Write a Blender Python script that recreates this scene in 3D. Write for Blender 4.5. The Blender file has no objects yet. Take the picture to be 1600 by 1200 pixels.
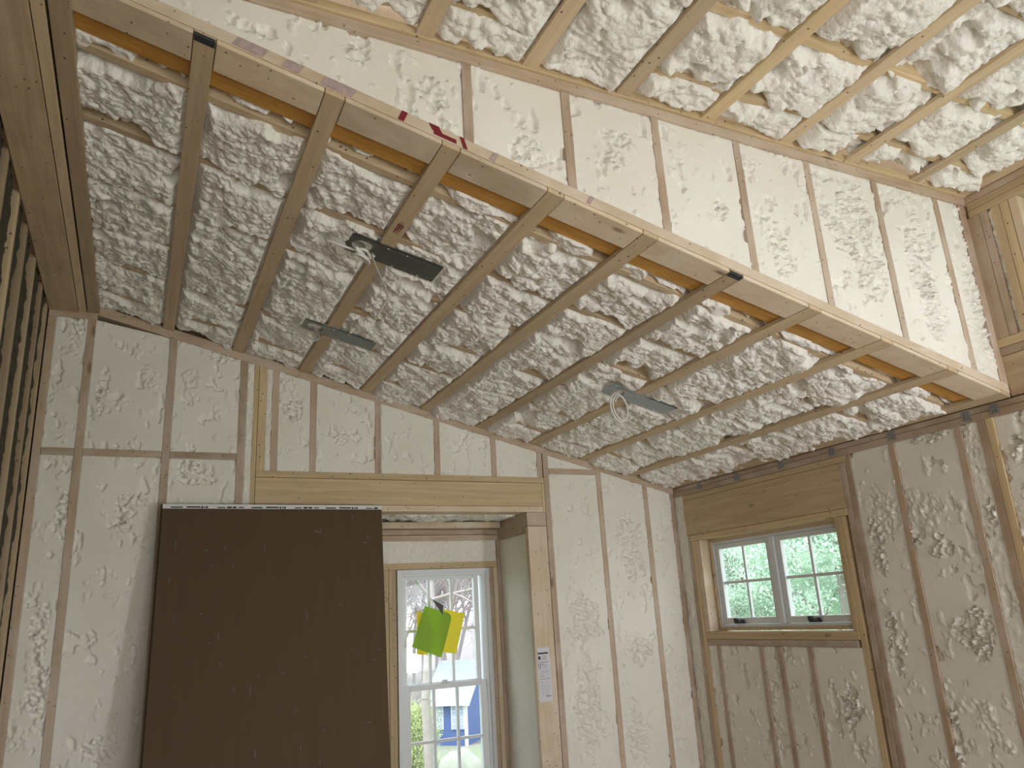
import bpy, bmesh, math, random
import numpy as np
from mathutils import Vector, Matrix
random.seed(7)

S = bpy.context.scene
# ------------------------------------------------------------------ camera
cd = bpy.data.cameras.new('camera'); cam = bpy.data.objects.new('camera', cd)
S.collection.objects.link(cam); S.camera = cam
YAW, PIT, ROL, FPX = 0.456167, 0.288415, -0.057716, 1207.1
cd.sensor_width = 36.0; cd.lens = FPX * 36.0 / 1600.0; cd.clip_start = 0.05; cd.clip_end = 400
fw = Vector((math.sin(YAW) * math.cos(PIT), math.cos(YAW) * math.cos(PIT), math.sin(PIT)))
ri = Vector((math.cos(YAW), -math.sin(YAW), 0)); up = ri.cross(fw)
r2 = math.cos(ROL) * ri + math.sin(ROL) * up; u2 = -math.sin(ROL) * ri + math.cos(ROL) * up
M = Matrix((r2, u2, -fw)).transposed().to_4x4(); M.translation = Vector((-3.597, -4.699, 1.611))
cam.matrix_world = M
# ------------------------------------------------------------------ world, light, exposure
w = bpy.data.worlds.new('sky'); S.world = w; w.use_nodes = True
nt = w.node_tree; bg = nt.nodes['Background']
sky = nt.nodes.new('ShaderNodeTexSky'); sky.sky_type = 'HOSEK_WILKIE'
sky.sun_direction = Vector((0.5, -0.4, 0.75)).normalized(); sky.turbidity = 8.0; sky.ground_albedo = 0.5
mixw = nt.nodes.new('ShaderNodeMixRGB'); mixw.inputs[0].default_value = 0.75
mixw.inputs[2].default_value = (0.90, 0.95, 1.0, 1)
nt.links.new(sky.outputs[0], mixw.inputs[1]); nt.links.new(mixw.outputs[0], bg.inputs[0])
bg.inputs[1].default_value = 3.8
def area(name, loc, target, sx, sy, power, col):
    l = bpy.data.lights.new(name, 'AREA'); l.shape = 'RECTANGLE'; l.size = sx; l.size_y = sy
    l.energy = power; l.color = col
    o = bpy.data.objects.new(name, l); S.collection.objects.link(o); o.location = loc
    o.rotation_euler = (Vector(target) - Vector(loc)).to_track_quat('-Z', 'Y').to_euler()
    return o
# daylight entering by the big openings out of frame (glazed door in the right wall, rear opening)
area('daylight_side_door', (-0.05, -5.2, 1.2), (-2.6, -1.5, 2.2), 0.30, 0.6, 42, (0.93, 0.97, 1.0))
area('daylight_rear_opening', (-1.4, -7.3, 1.2), (-1.4, 0, 2.2), 1.8, 1.9, 25, (1.0, 0.97, 0.93))
area('fill_from_left', (-4.1, -6.0, 1.3), (-0.3, -1.6, 1.5), 0.9, 1.8, 42, (1.0, 0.98, 0.95))  # added fill lamp that lifts the small window wall; no doorway stands here
sun = bpy.data.lights.new('hazy_sun', 'SUN'); sun.energy = 5.0; sun.angle = math.radians(12); sun.color = (1.0, 0.98, 0.95)
so = bpy.data.objects.new('hazy_sun', sun); S.collection.objects.link(so); so.location = (0, 0, 12)
so.rotation_euler = Vector((0.40, 0.30, -1.0)).to_track_quat('-Z', 'Y').to_euler()
S.view_settings.view_transform = 'Standard'; S.view_settings.look = 'None'
S.view_settings.gamma = 1.0; S.view_settings.use_curve_mapping = False
S.view_settings.exposure = 0.0

# ------------------------------------------------------------------ constants (metres)
T = 0.25102; ZP = 2.44; ZF = -0.13; YB = -2.587
def zc(x): return ZP - T * x            # underside of the strapping of the low ceiling
def zu(x): return 3.448 - 0.022 * x     # upper plate of the knee wall
RB = 0.019                              # strapping thickness
ZB = 3.381

# ------------------------------------------------------------------ materials
def newmat(name):
    m = bpy.data.materials.new(name); m.use_nodes = True
    return m, m.node_tree.nodes, m.node_tree.links, m.node_tree.nodes['Principled BSDF']
def plain(name, col, rough=0.6, metal=0.0, var=0.0, scale=8.0, bump=0.0):
    m, n, l, b = newmat(name)
    b.inputs['Base Color'].default_value = (*col, 1); b.inputs['Roughness'].default_value = rough
    b.inputs['Metallic'].default_value = metal
    if var or bump:
        tc = n.new('ShaderNodeTexCoord'); no = n.new('ShaderNodeTexNoise')
        no.inputs['Scale'].default_value = scale; no.inputs['Detail'].default_value = 6
        l.new(tc.outputs['Object'], no.inputs['Vector'])
        if var:
            mx = n.new('ShaderNodeMixRGB'); mx.inputs[1].default_value = (*[c * (1 - var) for c in col], 1)
            mx.inputs[2].default_value = (*[min(1, c * (1 + var)) for c in col], 1)
            l.new(no.outputs[0], mx.inputs[0]); l.new(mx.outputs[0], b.inputs['Base Color'])
        if bump:
            bp = n.new('ShaderNodeBump'); bp.inputs['Strength'].default_value = bump
            bp.inputs['Distance'].default_value = 0.01
            l.new(no.outputs[0], bp.inputs['Height']); l.new(bp.outputs[0], b.inputs['Normal'])
    return m
def wood(name, axis, c1, c2, knots=1.0, nails=1.0, stain=(0.5, 0.42, 0.36), stainamt=0.0, grain=1.0):
    m, n, l, b = newmat(name)
    b.inputs['Roughness'].default_value = 0.62
    tc = n.new('ShaderNodeTexCoord'); oi = n.new('ShaderNodeObjectInfo')
    add = n.new('ShaderNodeVectorMath'); add.operation = 'MULTIPLY_ADD'
    cmb = n.new('ShaderNodeCombineXYZ')
    for i in range(3): l.new(oi.outputs['Random'], cmb.inputs[i])
    add.inputs[1].default_value = (7.3, 11.1, 5.7); l.new(cmb.outputs[0], add.inputs[0]); l.new(tc.outputs['Object'], add.inputs[2])
    def mapped(cross, along):
        mp = n.new('ShaderNodeMapping'); sc = [cross] * 3; sc['xyz'.index(axis)] = along
        mp.inputs['Scale'].default_value = sc; l.new(add.outputs[0], mp.inputs[0]); return mp
    g1 = n.new('ShaderNodeTexNoise'); g1.inputs['Scale'].default_value = 1; g1.inputs['Detail'].default_value = 5
    g1.inputs['Distortion'].default_value = 0.6; l.new(mapped(38 * grain, 1.6).outputs[0], g1.inputs['Vector'])
    g2 = n.new('ShaderNodeTexNoise'); g2.inputs['Scale'].default_value = 1; g2.inputs['Detail'].default_value = 3
    l.new(mapped(160 * grain, 5).outputs[0], g2.inputs['Vector'])
    r = n.new('ShaderNodeValToRGB'); r.color_ramp.elements[0].position = 0.3; r.color_ramp.elements[1].position = 0.7
    r.color_ramp.elements[0].color = (*c1, 1); r.color_ramp.elements[1].color = (*c2, 1)
    mixg = n.new('ShaderNodeMath'); mixg.operation = 'MULTIPLY_ADD'; mixg.inputs[1].default_value = 0.3
    l.new(g2.outputs[0], mixg.inputs[0])
    sc = n.new('ShaderNodeMath'); sc.operation = 'MULTIPLY'; sc.inputs[1].default_value = 0.72
    l.new(g1.outputs[0], sc.inputs[0]); l.new(sc.outputs[0], mixg.inputs[2]); l.new(mixg.outputs[0], r.inputs[0])
    col = r.outputs[0]
    def mix(fac, colv, prev, mode='MIX'):
        mx = n.new('ShaderNodeMixRGB'); mx.blend_type = mode; l.new(fac, mx.inputs[0]); l.new(prev, mx.inputs[1])
        mx.inputs[2].default_value = (*colv, 1); return mx.outputs[0]
    def ramp(v, a, b_, va=0.0, vb=1.0):
        q = n.new('ShaderNodeMapRange'); q.inputs[1].default_value = a; q.inputs[2].default_value = b_
        q.inputs[3].default_value = va; q.inputs[4].default_value = vb; l.new(v, q.inputs[0]); return q.outputs[0]
    # board to board tint
    tint = n.new('ShaderNodeMixRGB'); tint.blend_type = 'MULTIPLY'; tint.inputs[0].default_value = 1
    tr = n.new('ShaderNodeValToRGB'); tr.color_ramp.elements[0].color = (0.84, 0.82, 0.80, 1); tr.color_ramp.elements[1].color = (1.1, 1.08, 1.04, 1)
    l.new(oi.outputs['Random'], tr.inputs[0]); l.new(col, tint.inputs[1]); l.new(tr.outputs[0], tint.inputs[2]); col = tint.outputs[0]
    if stainamt:
        s = n.new('ShaderNodeTexNoise'); s.inputs['Scale'].default_value = 5; s.inputs['Detail'].default_value = 4
        l.new(add.outputs[0], s.inputs['Vector']); col = mix(ramp(s.outputs[0], 0.42, 0.62, 0, stainamt), stain, col)
    if knots:
        v = n.new('ShaderNodeTexVoronoi'); v.inputs['Scale'].default_value = 1
        l.new(mapped(9, 3.2).outputs[0], v.inputs['Vector'])
        sel = n.new('ShaderNodeSeparateColor'); l.new(v.outputs['Color'], sel.inputs[0])
        th = n.new('ShaderNodeMath'); th.operation = 'GREATER_THAN'; th.inputs[1].default_value = 0.7; l.new(sel.outputs[0], th.inputs[0])
        k = n.new('ShaderNodeMath'); k.operation = 'MULTIPLY'; l.new(th.outputs[0], k.inputs[0])
        l.new(ramp(v.outputs['Distance'], 0.06, 0.15, 0.8 * knots, 0), k.inputs[1])
        col = mix(k.outputs[0], (0.13, 0.06, 0.03), col)
    if nails:
        v = n.new('ShaderNodeTexVoronoi'); v.inputs['Scale'].default_value = 26; v.inputs['Randomness'].default_value = 1.0
        l.new(add.outputs[0], v.inputs['Vector'])
        sel = n.new('ShaderNodeSeparateColor'); l.new(v.outputs['Color'], sel.inputs[0])
        th = n.new('ShaderNodeMath'); th.operation = 'GREATER_THAN'; th.inputs[1].default_value = 0.45; l.new(sel.outputs[1], th.inputs[0])
        k = n.new('ShaderNodeMath'); k.operation = 'MULTIPLY'; l.new(th.outputs[0], k.inputs[0])
        l.new(ramp(v.outputs['Distance'], 0.10, 0.13, 0.92 * nails, 0), k.inputs[1])
        col = mix(k.outputs[0], (0.03, 0.02, 0.015), col)
    l.new(col, b.inputs['Base Color'])
    bp = n.new('ShaderNodeBump'); bp.inputs['Strength'].default_value = 0.35; bp.inputs['Distance'].default_value = 0.002
    l.new(mixg.outputs[0], bp.inputs['Height']); l.new(bp.outputs[0], b.inputs['Normal'])
    return m
def foam_mat(name, c1, c2, bump_scale, strength, rough=0.75, dist=0.006, vor=False):
    m, n, l, b = newmat(name)
    b.inputs['Roughness'].default_value = rough
    b.inputs['Specular IOR Level'].default_value = 0.25
    tc = n.new('ShaderNodeTexCoord')
    a = n.new('ShaderNodeTexNoise'); a.inputs['Scale'].default_value = 2.2; a.inputs['Detail'].default_value = 5
    l.new(tc.outputs['Object'], a.inputs['Vector'])
    r = n.new('ShaderNodeValToRGB'); r.color_ramp.elements[0].position = 0.35; r.color_ramp.elements[1].position = 0.7
    r.color_ramp.elements[0].color = (*c1, 1); r.color_ramp.elements[1].color = (*c2, 1)
    l.new(a.outputs[0], r.inputs[0]); l.new(r.outputs[0], b.inputs['Base Color'])
    f = n.new('ShaderNodeTexNoise'); f.inputs['Scale'].default_value = bump_scale; f.inputs['Detail'].default_value = 7
    f.inputs['Roughness'].default_value = 0.65
    l.new(tc.outputs['Object'], f.inputs['Vector'])
    bp = n.new('ShaderNodeBump'); bp.inputs['Strength'].default_value = strength; bp.inputs['Distance'].default_value = dist
    l.new(f.outputs[0], bp.inputs['Height']); l.new(bp.outputs[0], b.inputs['Normal'])
    if vor:
        wn = n.new('ShaderNodeTexNoise'); wn.inputs['Scale'].default_value = 35; l.new(tc.outputs['Object'], wn.inputs['Vector'])
        ad = n.new('ShaderNodeVectorMath'); ad.operation = 'MULTIPLY_ADD'; ad.inputs[1].default_value = (0.02, 0.02, 0.02)
        l.new(wn.outputs['Color'], ad.inputs[0]); l.new(tc.outputs['Object'], ad.inputs[2])
        vo = n.new('ShaderNodeTexVoronoi'); vo.inputs['Scale'].default_value = 62; l.new(ad.outputs[0], vo.inputs['Vector'])
        pw = n.new('ShaderNodeMath'); pw.operation = 'POWER'; pw.inputs[1].default_value = 1.6; l.new(vo.outputs['Distance'], pw.inputs[0])
        iv = n.new('ShaderNodeMath'); iv.operation = 'SUBTRACT'; iv.inputs[0].default_value = 1.0; l.new(pw.outputs[0], iv.inputs[1])
        b2 = n.new('ShaderNodeBump'); b2.inputs['Strength'].default_value = 0.45; b2.inputs['Distance'].default_value = 0.008
        l.new(iv.outputs[0], b2.inputs['Height']); l.new(bp.outputs[0], b2.inputs['Normal']); l.new(b2.outputs[0], b.inputs['Normal'])
        b.inputs['Roughness'].default_value = 0.62; b.inputs['Specular IOR Level'].default_value = 0.25
    return m
STUDC = ((0.37, 0.275, 0.195), (0.53, 0.415, 0.31))
W = {}
for ax in 'xyz':
    W['stud' + ax] = wood('planed_stud_wood_' + ax, ax, *STUDC, knots=0.8, nails=0.6, stain=(0.62, 0.53, 0.46), stainamt=0.45)
    W['clean' + ax] = wood('clean_pine_' + ax, ax, (0.46, 0.345, 0.20), (0.67, 0.53, 0.335), knots=1.0, nails=0.9)
    W['strap' + ax] = wood('strapping_pine_' + ax, ax, (0.44, 0.335, 0.215), (0.60, 0.48, 0.33), knots=0.7, nails=1.0)
    W['dim' + ax] = wood('aged_plank_wood_' + ax, ax, (0.36, 0.265, 0.17), (0.50, 0.39, 0.26), knots=0.6, nails=1.0, stain=(0.30, 0.22, 0.15), stainamt=0.3)
    W['pale' + ax] = wood('pale_spruce_' + ax, ax, (0.56, 0.44, 0.31), (0.70, 0.585, 0.43), knots=0.9, nails=0.8, stain=(0.74, 0.64, 0.54), stainamt=0.5)
W['lvl'] = wood('orange_laminated_beam', 'x', (0.42, 0.20, 0.035), (0.60, 0.32, 0.07), knots=0.0, nails=0.3, grain=0.8)
FC = foam_mat('open_cell_ceiling_foam', (0.80, 0.775, 0.72), (0.87, 0.85, 0.80), 90, 0.55, vor=True)
FW = foam_mat('trimmed_wall_foam', (0.79, 0.76, 0.685), (0.86, 0.84, 0.775), 120, 0.6, dist=0.004)
M_SHEATH = plain('osb_sheathing', (0.42, 0.3, 0.18), 0.8, var=0.25, scale=30)
M_FLOOR = plain('plywood_subfloor', (0.46, 0.38, 0.29), 0.7, var=0.2, scale=6)
M_WHITE = plain('white_vinyl', (0.70, 0.73, 0.76), 0.35)
M_BROWN = plain('brown_backing_paper', (0.100, 0.067, 0.040), 0.8, var=0.12, scale=5)
_n = M_BROWN.node_tree; _mp = _n.nodes.new('ShaderNodeMapping'); _mp.inputs['Scale'].default_value = (9, 1, 0.5)
_tc = [q for q in _n.nodes if q.type == 'TEX_COORD'][0]; _nz = [q for q in _n.nodes if q.type == 'TEX_NOISE'][0]
_n.links.new(_tc.outputs['Object'], _mp.inputs[0]); _n.links.new(_mp.outputs[0], _nz.inputs['Vector']); _n.nodes['Principled BSDF'].inputs['Specular IOR Level'].default_value = 0.2
M_PRINT = plain('black_print', (0.03, 0.03, 0.035), 0.6)
M_GREYP = plain('grey_print', (0.33, 0.33, 0.37), 0.6)
M_TAPE = plain('white_end_tape', (0.72, 0.72, 0.72), 0.5)
M_GALV = plain('dull_galvanised_steel', (0.17, 0.175, 0.17), 0.42, 0.75, var=0.15, scale=20)
M_GALV2 = plain('green_grey_steel', (0.25, 0.285, 0.28), 0.45, 0.6, var=0.12, scale=20)
M_GALV3 = plain('blue_grey_steel', (0.36, 0.40, 0.43), 0.45, 0.55, var=0.12, scale=20)
M_CABLE = plain('white_cable_sheath', (0.74, 0.72, 0.68), 0.45)
M_CABLE2 = plain('grey_cable_sheath', (0.42, 0.40, 0.37), 0.5)
M_RED = plain('dark_red_paint', (0.19, 0.010, 0.018), 0.6, var=0.2)
M_MAUVE = plain('faded_purple_stamp', (0.42, 0.32, 0.31), 0.8, var=0.4, scale=60)
M_BLACKEND = plain('black_end', (0.03, 0.034, 0.04), 0.7, var=0.3, scale=60)
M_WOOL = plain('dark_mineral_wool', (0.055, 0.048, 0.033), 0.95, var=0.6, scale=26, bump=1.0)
M_BLACK = plain('black_hardware', (0.03, 0.03, 0.03), 0.4)
M_CLIP = plain('zinc_plate', (0.27, 0.29, 0.32), 0.4, 0.6, var=0.3, scale=120)

# ------------------------------------------------------------------ helpers
COL = S.collection
def link(name, me, mat, parent=None):
    o = bpy.data.objects.new(name, me); COL.objects.link(o)
    if mat: me.materials.append(mat)
    if parent: o.parent = parent
    return o
def box(bm, x0, x1, y0, y1, z0, z1):
    v = [bm.verts.new(p) for p in ((x0, y0, z0), (x1, y0, z0), (x1, y1, z0), (x0, y1, z0), (x0, y0, z1), (x1, y0, z1), (x1, y1, z1), (x0, y1, z1))]
    for f in ((3, 2, 1, 0), (4, 5, 6, 7), (0, 1, 5, 4), (1, 2, 6, 5), (2, 3, 7, 6), (3, 0, 4, 7)): bm.faces.new([v[i] for i in f])
def hexa(bm, pts):
    v = [bm.verts.new(p) for p in pts]
    for f in ((3, 2, 1, 0), (4, 5, 6, 7), (0, 1, 5, 4), (1, 2, 6, 5), (2, 3, 7, 6), (3, 0, 4, 7)): bm.faces.new([v[i] for i in f])
def done(name, bm, mat, parent=None, bevel=0.0, smooth=False):
    if bevel:
        bmesh.ops.bevel(bm, geom=list(bm.edges), offset=bevel, segments=2, profile=0.5, affect='EDGES')
    bmesh.ops.recalc_face_normals(bm, faces=bm.faces)
    me = bpy.data.meshes.new(name); bm.to_mesh(me); bm.free()
    if smooth:
        for p in me.polygons: p.use_smooth = True
    return link(name, me, mat, parent)
def tag(o, label=None, cat=None, group=None, kind=None):
    if label: o['label'] = label
    if cat: o['category'] = cat
    if group: o['group'] = group
    if kind: o['kind'] = kind
    return o
def struct(name, boxes, mat, bevel=0.0, parent=None):
    bm = bmesh.new()
    for b in boxes: box(bm, *b)
    o = done(name, bm, mat, parent, bevel)
    if parent is None: o['kind'] = 'structure'
    return o
def lumber(name, b, mat, label, cat, group=None, bevel=0.002):
    bm = bmesh.new(); box(bm, *b)
    return tag(done(name, bm, mat, None, bevel), label, cat, group)
def lumberh(name, pts, mat, label, cat, group=None, bevel=0.002):
    bm = bmesh.new(); hexa(bm, pts)
    return tag(done(name, bm, mat, None, bevel), label, cat, group)
def slopebox(x0, x1, y0, y1, o0, o1):
    # box whose bottom/top follow the low ceiling slope, offsets o0,o1 above zc
    return [(x0, y0, zc(x0) + o0), (x1, y0, zc(x1) + o0), (x1, y1, zc(x1) + o0), (x0, y1, zc(x0) + o0),
            (x0, y0, zc(x0) + o1), (x1, y0, zc(x1) + o1), (x1, y1, zc(x1) + o1), (x0, y1, zc(x0) + o1)]
def empty(name, loc, label, cat, group=None):
    o = bpy.data.objects.new(name, None); COL.objects.link(o); o.location = loc; o.empty_display_size = 0.1
    return tag(o, label, cat, group)
def tube(name, pts, r, mat, parent=None, res=4, cyclic=False, taper=None):
    cu = bpy.data.curves.new(name, 'CURVE'); cu.dimensions = '3D'; cu.bevel_depth = r; cu.bevel_resolution = res
    sp = cu.splines.new('NURBS'); sp.points.add(len(pts) - 1)
    for i, p in enumerate(pts): sp.points[i].co = (*p, 1)
    sp.use_endpoint_u = not cyclic; sp.order_u = 4; sp.use_cyclic_u = cyclic; cu.resolution_u = 5
    cu.use_fill_caps = True
    tmp = bpy.data.objects.new('tmp', cu); COL.objects.link(tmp)
    dg = bpy.context.evaluated_depsgraph_get(); me = bpy.data.meshes.new_from_object(tmp.evaluated_get(dg))
    bpy.data.objects.remove(tmp); bpy.data.curves.remove(cu)
    for p in me.polygons: p.use_smooth = True
    me.materials.clear()
    return link(name, me, mat, parent)
def local(o, parent):
    """parent o to an empty while keeping its world-space mesh coordinates in place"""
    o.parent = parent; o.matrix_parent_inverse = Matrix.Translation(-Vector(parent.location)); return o

# ---- numpy noise
def hsh(ix, iy, s):
    h = (ix.astype(np.int64) * 374761393 + iy.astype(np.int64) * 668265263 + s * 974634777) & 0xffffffff
    h = ((h ^ (h >> 13)) * 1274126177) & 0xffffffff
    h = ((h ^ (h >> 16)) * 2246822519) & 0xffffffff
    return ((h ^ (h >> 15)) & 0xffffff) / float(0xffffff)
def vnoise(x, y, s=0):
    ix = np.floor(x); iy = np.floor(y); fx = x - ix; fy = y - iy
    fx = fx * fx * fx * (fx * (fx * 6 - 15) + 10); fy = fy * fy * fy * (fy * (fy * 6 - 15) + 10)
    a = hsh(ix, iy, s); b = hsh(ix + 1, iy, s); c = hsh(ix, iy + 1, s); d = hsh(ix + 1, iy + 1, s)
    return (a * (1 - fx) + b * fx) * (1 - fy) + (c * (1 - fx) + d * fx) * fy
def fbm(x, y, s=0, o=4):
    t = 0; a = 0.5; n = 0
    for i in range(o):
        t = t + a * vnoise(x, y, s + i * 17); n += a; a *= 0.5; x = x * 2.03 + 3.1; y = y * 2.03 + 1.7
    return t / n
def worley(x, y, s=0):
    ix = np.floor(x); iy = np.floor(y); f1 = np.full(x.shape, 9.0); r = np.zeros(x.shape)
    for dx in (-1, 0, 1):
        for dy in (-1, 0, 1):
            cx = ix + dx; cy = iy + dy
            px = cx + 0.1 + 0.8 * hsh(cx, cy, s); py = cy + 0.1 + 0.8 * hsh(cx, cy, s + 5)
            d = np.sqrt((x - px) ** 2 + (y - py) ** 2); m = d < f1
            r = np.where(m, hsh(cx, cy, s + 9), r); f1 = np.where(m, d, f1)
    return f1, r
def sstep(a, b, v):
    t = np.clip((v - a) / (b - a), 0, 1); return t * t * (3 - 2 * t)
def popcorn(u, v, s):
    """heaped open-cell foam: round lobes with creases between, in metres, roughly -0.03..0.04"""
    wu = u + 0.020 * (fbm(u * 12, v * 12, s + 1, 3) - 0.5) * 2; wv = v + 0.020 * (fbm(u * 12, v * 12, s + 2, 3) - 0.5) * 2
    h = 0.034 * (fbm(u * 4.5, v * 4.5, s + 3, 3) - 0.5) * 2
    f, r = worley(wu * 13, wv * 13, s + 4); h += 0.030 * (np.sqrt(np.clip(1 - f * f, 0, 1)) - 0.72) * (0.5 + r)
    wu2 = wu + 0.007 * (fbm(u * 45, v * 45, s + 6, 2) - 0.5) * 2
    f, r = worley(wu2 * 21, wv * 21, s + 7); h += 0.036 * (np.sqrt(np.clip(1 - f * f, 0, 1)) - 0.7) * (0.4 + 1.2 * r)
    f, r = worley(wu2 * 48, wv * 48, s + 8); h += 0.020 * (np.sqrt(np.clip(1 - f * f, 0, 1)) - 0.7) * (0.4 + 1.2 * r)
    return h
def grid_object(name, P, back, mat):
    """P: (nv,nu,3) front surface, back: (nv,nu,3)-compatible offset for the skirt going behind"""
    nv, nu = P.shape[:2]
    idx = np.arange(nv * nu).reshape(nv, nu)
    q = np.stack([idx[:-1, :-1], idx[:-1, 1:], idx[1:, 1:], idx[1:, :-1]], -1).reshape(-1, 4)
    ring = np.concatenate([idx[0, :-1], idx[:-1, -1], idx[-1, :0:-1], idx[:0:-1, 0]])
    V = P.reshape(-1, 3); RV = V[ring] + np.asarray(back)
    rb = nv * nu + np.arange(len(ring)); nxt = np.roll(np.arange(len(ring)), -1)
    rq = np.stack([ring, rb, rb[nxt], ring[nxt]], -1)
    V = np.concatenate([V, RV]); Q = np.concatenate([q, rq])
    me = bpy.data.meshes.new(name)
    me.vertices.add(len(V)); me.vertices.foreach_set('co', V.astype(np.float32).ravel())
    me.loops.add(Q.size); me.loops.foreach_set('vertex_index', Q.astype(np.int32).ravel())
    me.polygons.add(len(Q)); me.polygons.foreach_set('loop_start', np.arange(0, Q.size, 4, dtype=np.int32))
    try: me.polygons.foreach_set('loop_total', np.full(len(Q), 4, dtype=np.int32))
    except Exception: pass
    me.polygons.foreach_set('use_smooth', np.ones(len(Q), dtype=bool))
    me.update(calc_edges=True); me.validate()
    return link(name, me, mat)
def quadgrid(c, step):
    c = [np.array(p, float) for p in c]
    lu = max(np.linalg.norm(c[1] - c[0]), np.linalg.norm(c[2] - c[3])); lv = max(np.linalg.norm(c[3] - c[0]), np.linalg.norm(c[2] - c[1]))
    nu = max(3, int(lu / step) + 1); nv = max(3, int(lv / step) + 1)
    a, b = np.meshgrid(np.linspace(0, 1, nu), np.linspace(0, 1, nv))
    A = a[..., None]; B = b[..., None]
    P = c[0] * (1 - A) * (1 - B) + c[1] * A * (1 - B) + c[2] * A * B + c[3] * (1 - A) * B
    eu = np.minimum(a, 1 - a) * lu; ev = np.minimum(b, 1 - b) * lv
    return P, eu, ev
SEED = [100]
BRK = [(-2.88, -2.47, -1.85, -1.66), (-2.88, -2.48, -0.85, -0.67), (-1.31, -0.89, -1.34, -1.16)]
def ceiling_foam(c, straps, label, group, step=0.0085, amp=1.0, sag=0.0):
    """c corners on the rafter underside plane; x runs along the rafters"""
    SEED[0] += 31; s = SEED[0]
    P, eu, ev = quadgrid(c, step); x = P[..., 0]; y = P[..., 1]
    h = popcorn(x, y, s) * amp + 0.006 + sag
    # the foam thins out irregularly over the rafters at both sides of the bay
    lim = 0.003 + 0.10 * (fbm(x * 7, y * 1.0 + s, s + 11, 3) - 0.5) * 2 + 0.012 * (fbm(x * 40, y * 40, s + 12, 2) - 0.5)
    h = h - 0.055 * (1 - sstep(-0.012, 0.028, ev - lim))
    # a few deep open pockets
    pk = sstep(0.70, 0.80, fbm(x * 7 + 9, y * 7, s + 13, 2)); h = h - 0.05 * pk
    # behind the straps the foam has been held back
    for sx in straps:
        d = np.abs(x - sx); cap = -0.003 + 1.6 * np.clip(d - 0.036, 0, 0.2) 
        # leave a gap on the near side of each strap in places
        h = np.minimum(h, cap)
    for (bx0, bx1, by0, by1) in BRK:
        dd = np.maximum(np.maximum(bx0 - x, x - bx1), np.maximum(by0 - y, y - by1))
        h = np.minimum(h, 0.016 + 1.2 * np.clip(dd, 0, 1))
    h = np.clip(h, -0.09, 0.05)
    P = P.copy(); P[..., 2] -= h
    return tag(grid_object('spray_foam', P, (0, 0, 0.06), FC), label, 'insulation', group)
def wall_foam(c, n, label, group, patches=(), step=0.0058, rough=0.0, mat=None, uax=0, seed=None, recess=0.004, calm=False):
    SEED[0] += 31; s = seed or SEED[0]
    P, eu, ev = quadgrid(c, step); u = P[..., uax]; v = P[..., 2]
    h = -recess + 0.006 * (fbm(u * 3, v * 3, s, 3) - 0.5)
    # shaving marks and small flakes
    fl = sstep(0.70, 0.74, fbm(u * 22, v * 16, s + 3, 5)); h = h + 0.006 * fl
    pit = sstep(0.695, 0.72, fbm(u * 17 + 5, v * 10, s + 4, 5)); h = h - 0.014 * pit
    # rough bits creeping in from the edges and in loose patches
    f, r = worley((u + 0.02 * fbm(u * 20, v * 20, s + 5, 2)) * 55, v * 62 + 1.5 * fbm(u * 18, v * 18, s + 6, 2), s + 7)
    rough_h = -0.010 + 0.011 * (1 - f) * (0.5 + r) + 0.024 * (fbm(u * 36, v * 30, s + 8, 5) - 0.5)
    m = sstep(0.67, 0.71, fbm(u * 4.2, v * 3.0, s + 9, 5))
    e = np.minimum(eu, ev); m = np.maximum(m, (1 - sstep(0.006, 0.030, e + 0.05 * (fbm(u * 12, v * 12, s + 10, 3) - 0.44))) * 0.4 * sstep(0.50, 0.58, fbm(u * 2.5, v * 2.5, s + 21, 3)))
    for (pu, pv, ru, rv) in patches:
        d = np.sqrt(((u - pu) / ru) ** 2 + ((v - pv) / rv) ** 2) + 1.5 * (fbm(u * 16, v * 13, s + 12, 4) - 0.45)
        mp_ = 1 - sstep(0.88, 1.0, d); m = np.maximum(m, mp_); rough_h = rough_h + mp_ * (-0.014 + 0.026 * (1 - np.abs(2 * fbm(u * 24, v * 38 + u * 12, s + 31, 4) - 1) * 3.4).clip(0, 1))
    if calm: m = m * 0.15; h = -0.002 + 0.002 * (fbm(u * 30, v * 8, s, 3) - 0.5)
    m = np.clip(np.maximum(m, rough), 0, 1)
    h = h * (1 - m) + rough_h * m
    n = np.array(n, float)
    P = P + h[..., None] * n
    return tag(grid_object('spray_foam', P, -n * 0.05, mat or FW), label, 'insulation', group)

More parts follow.
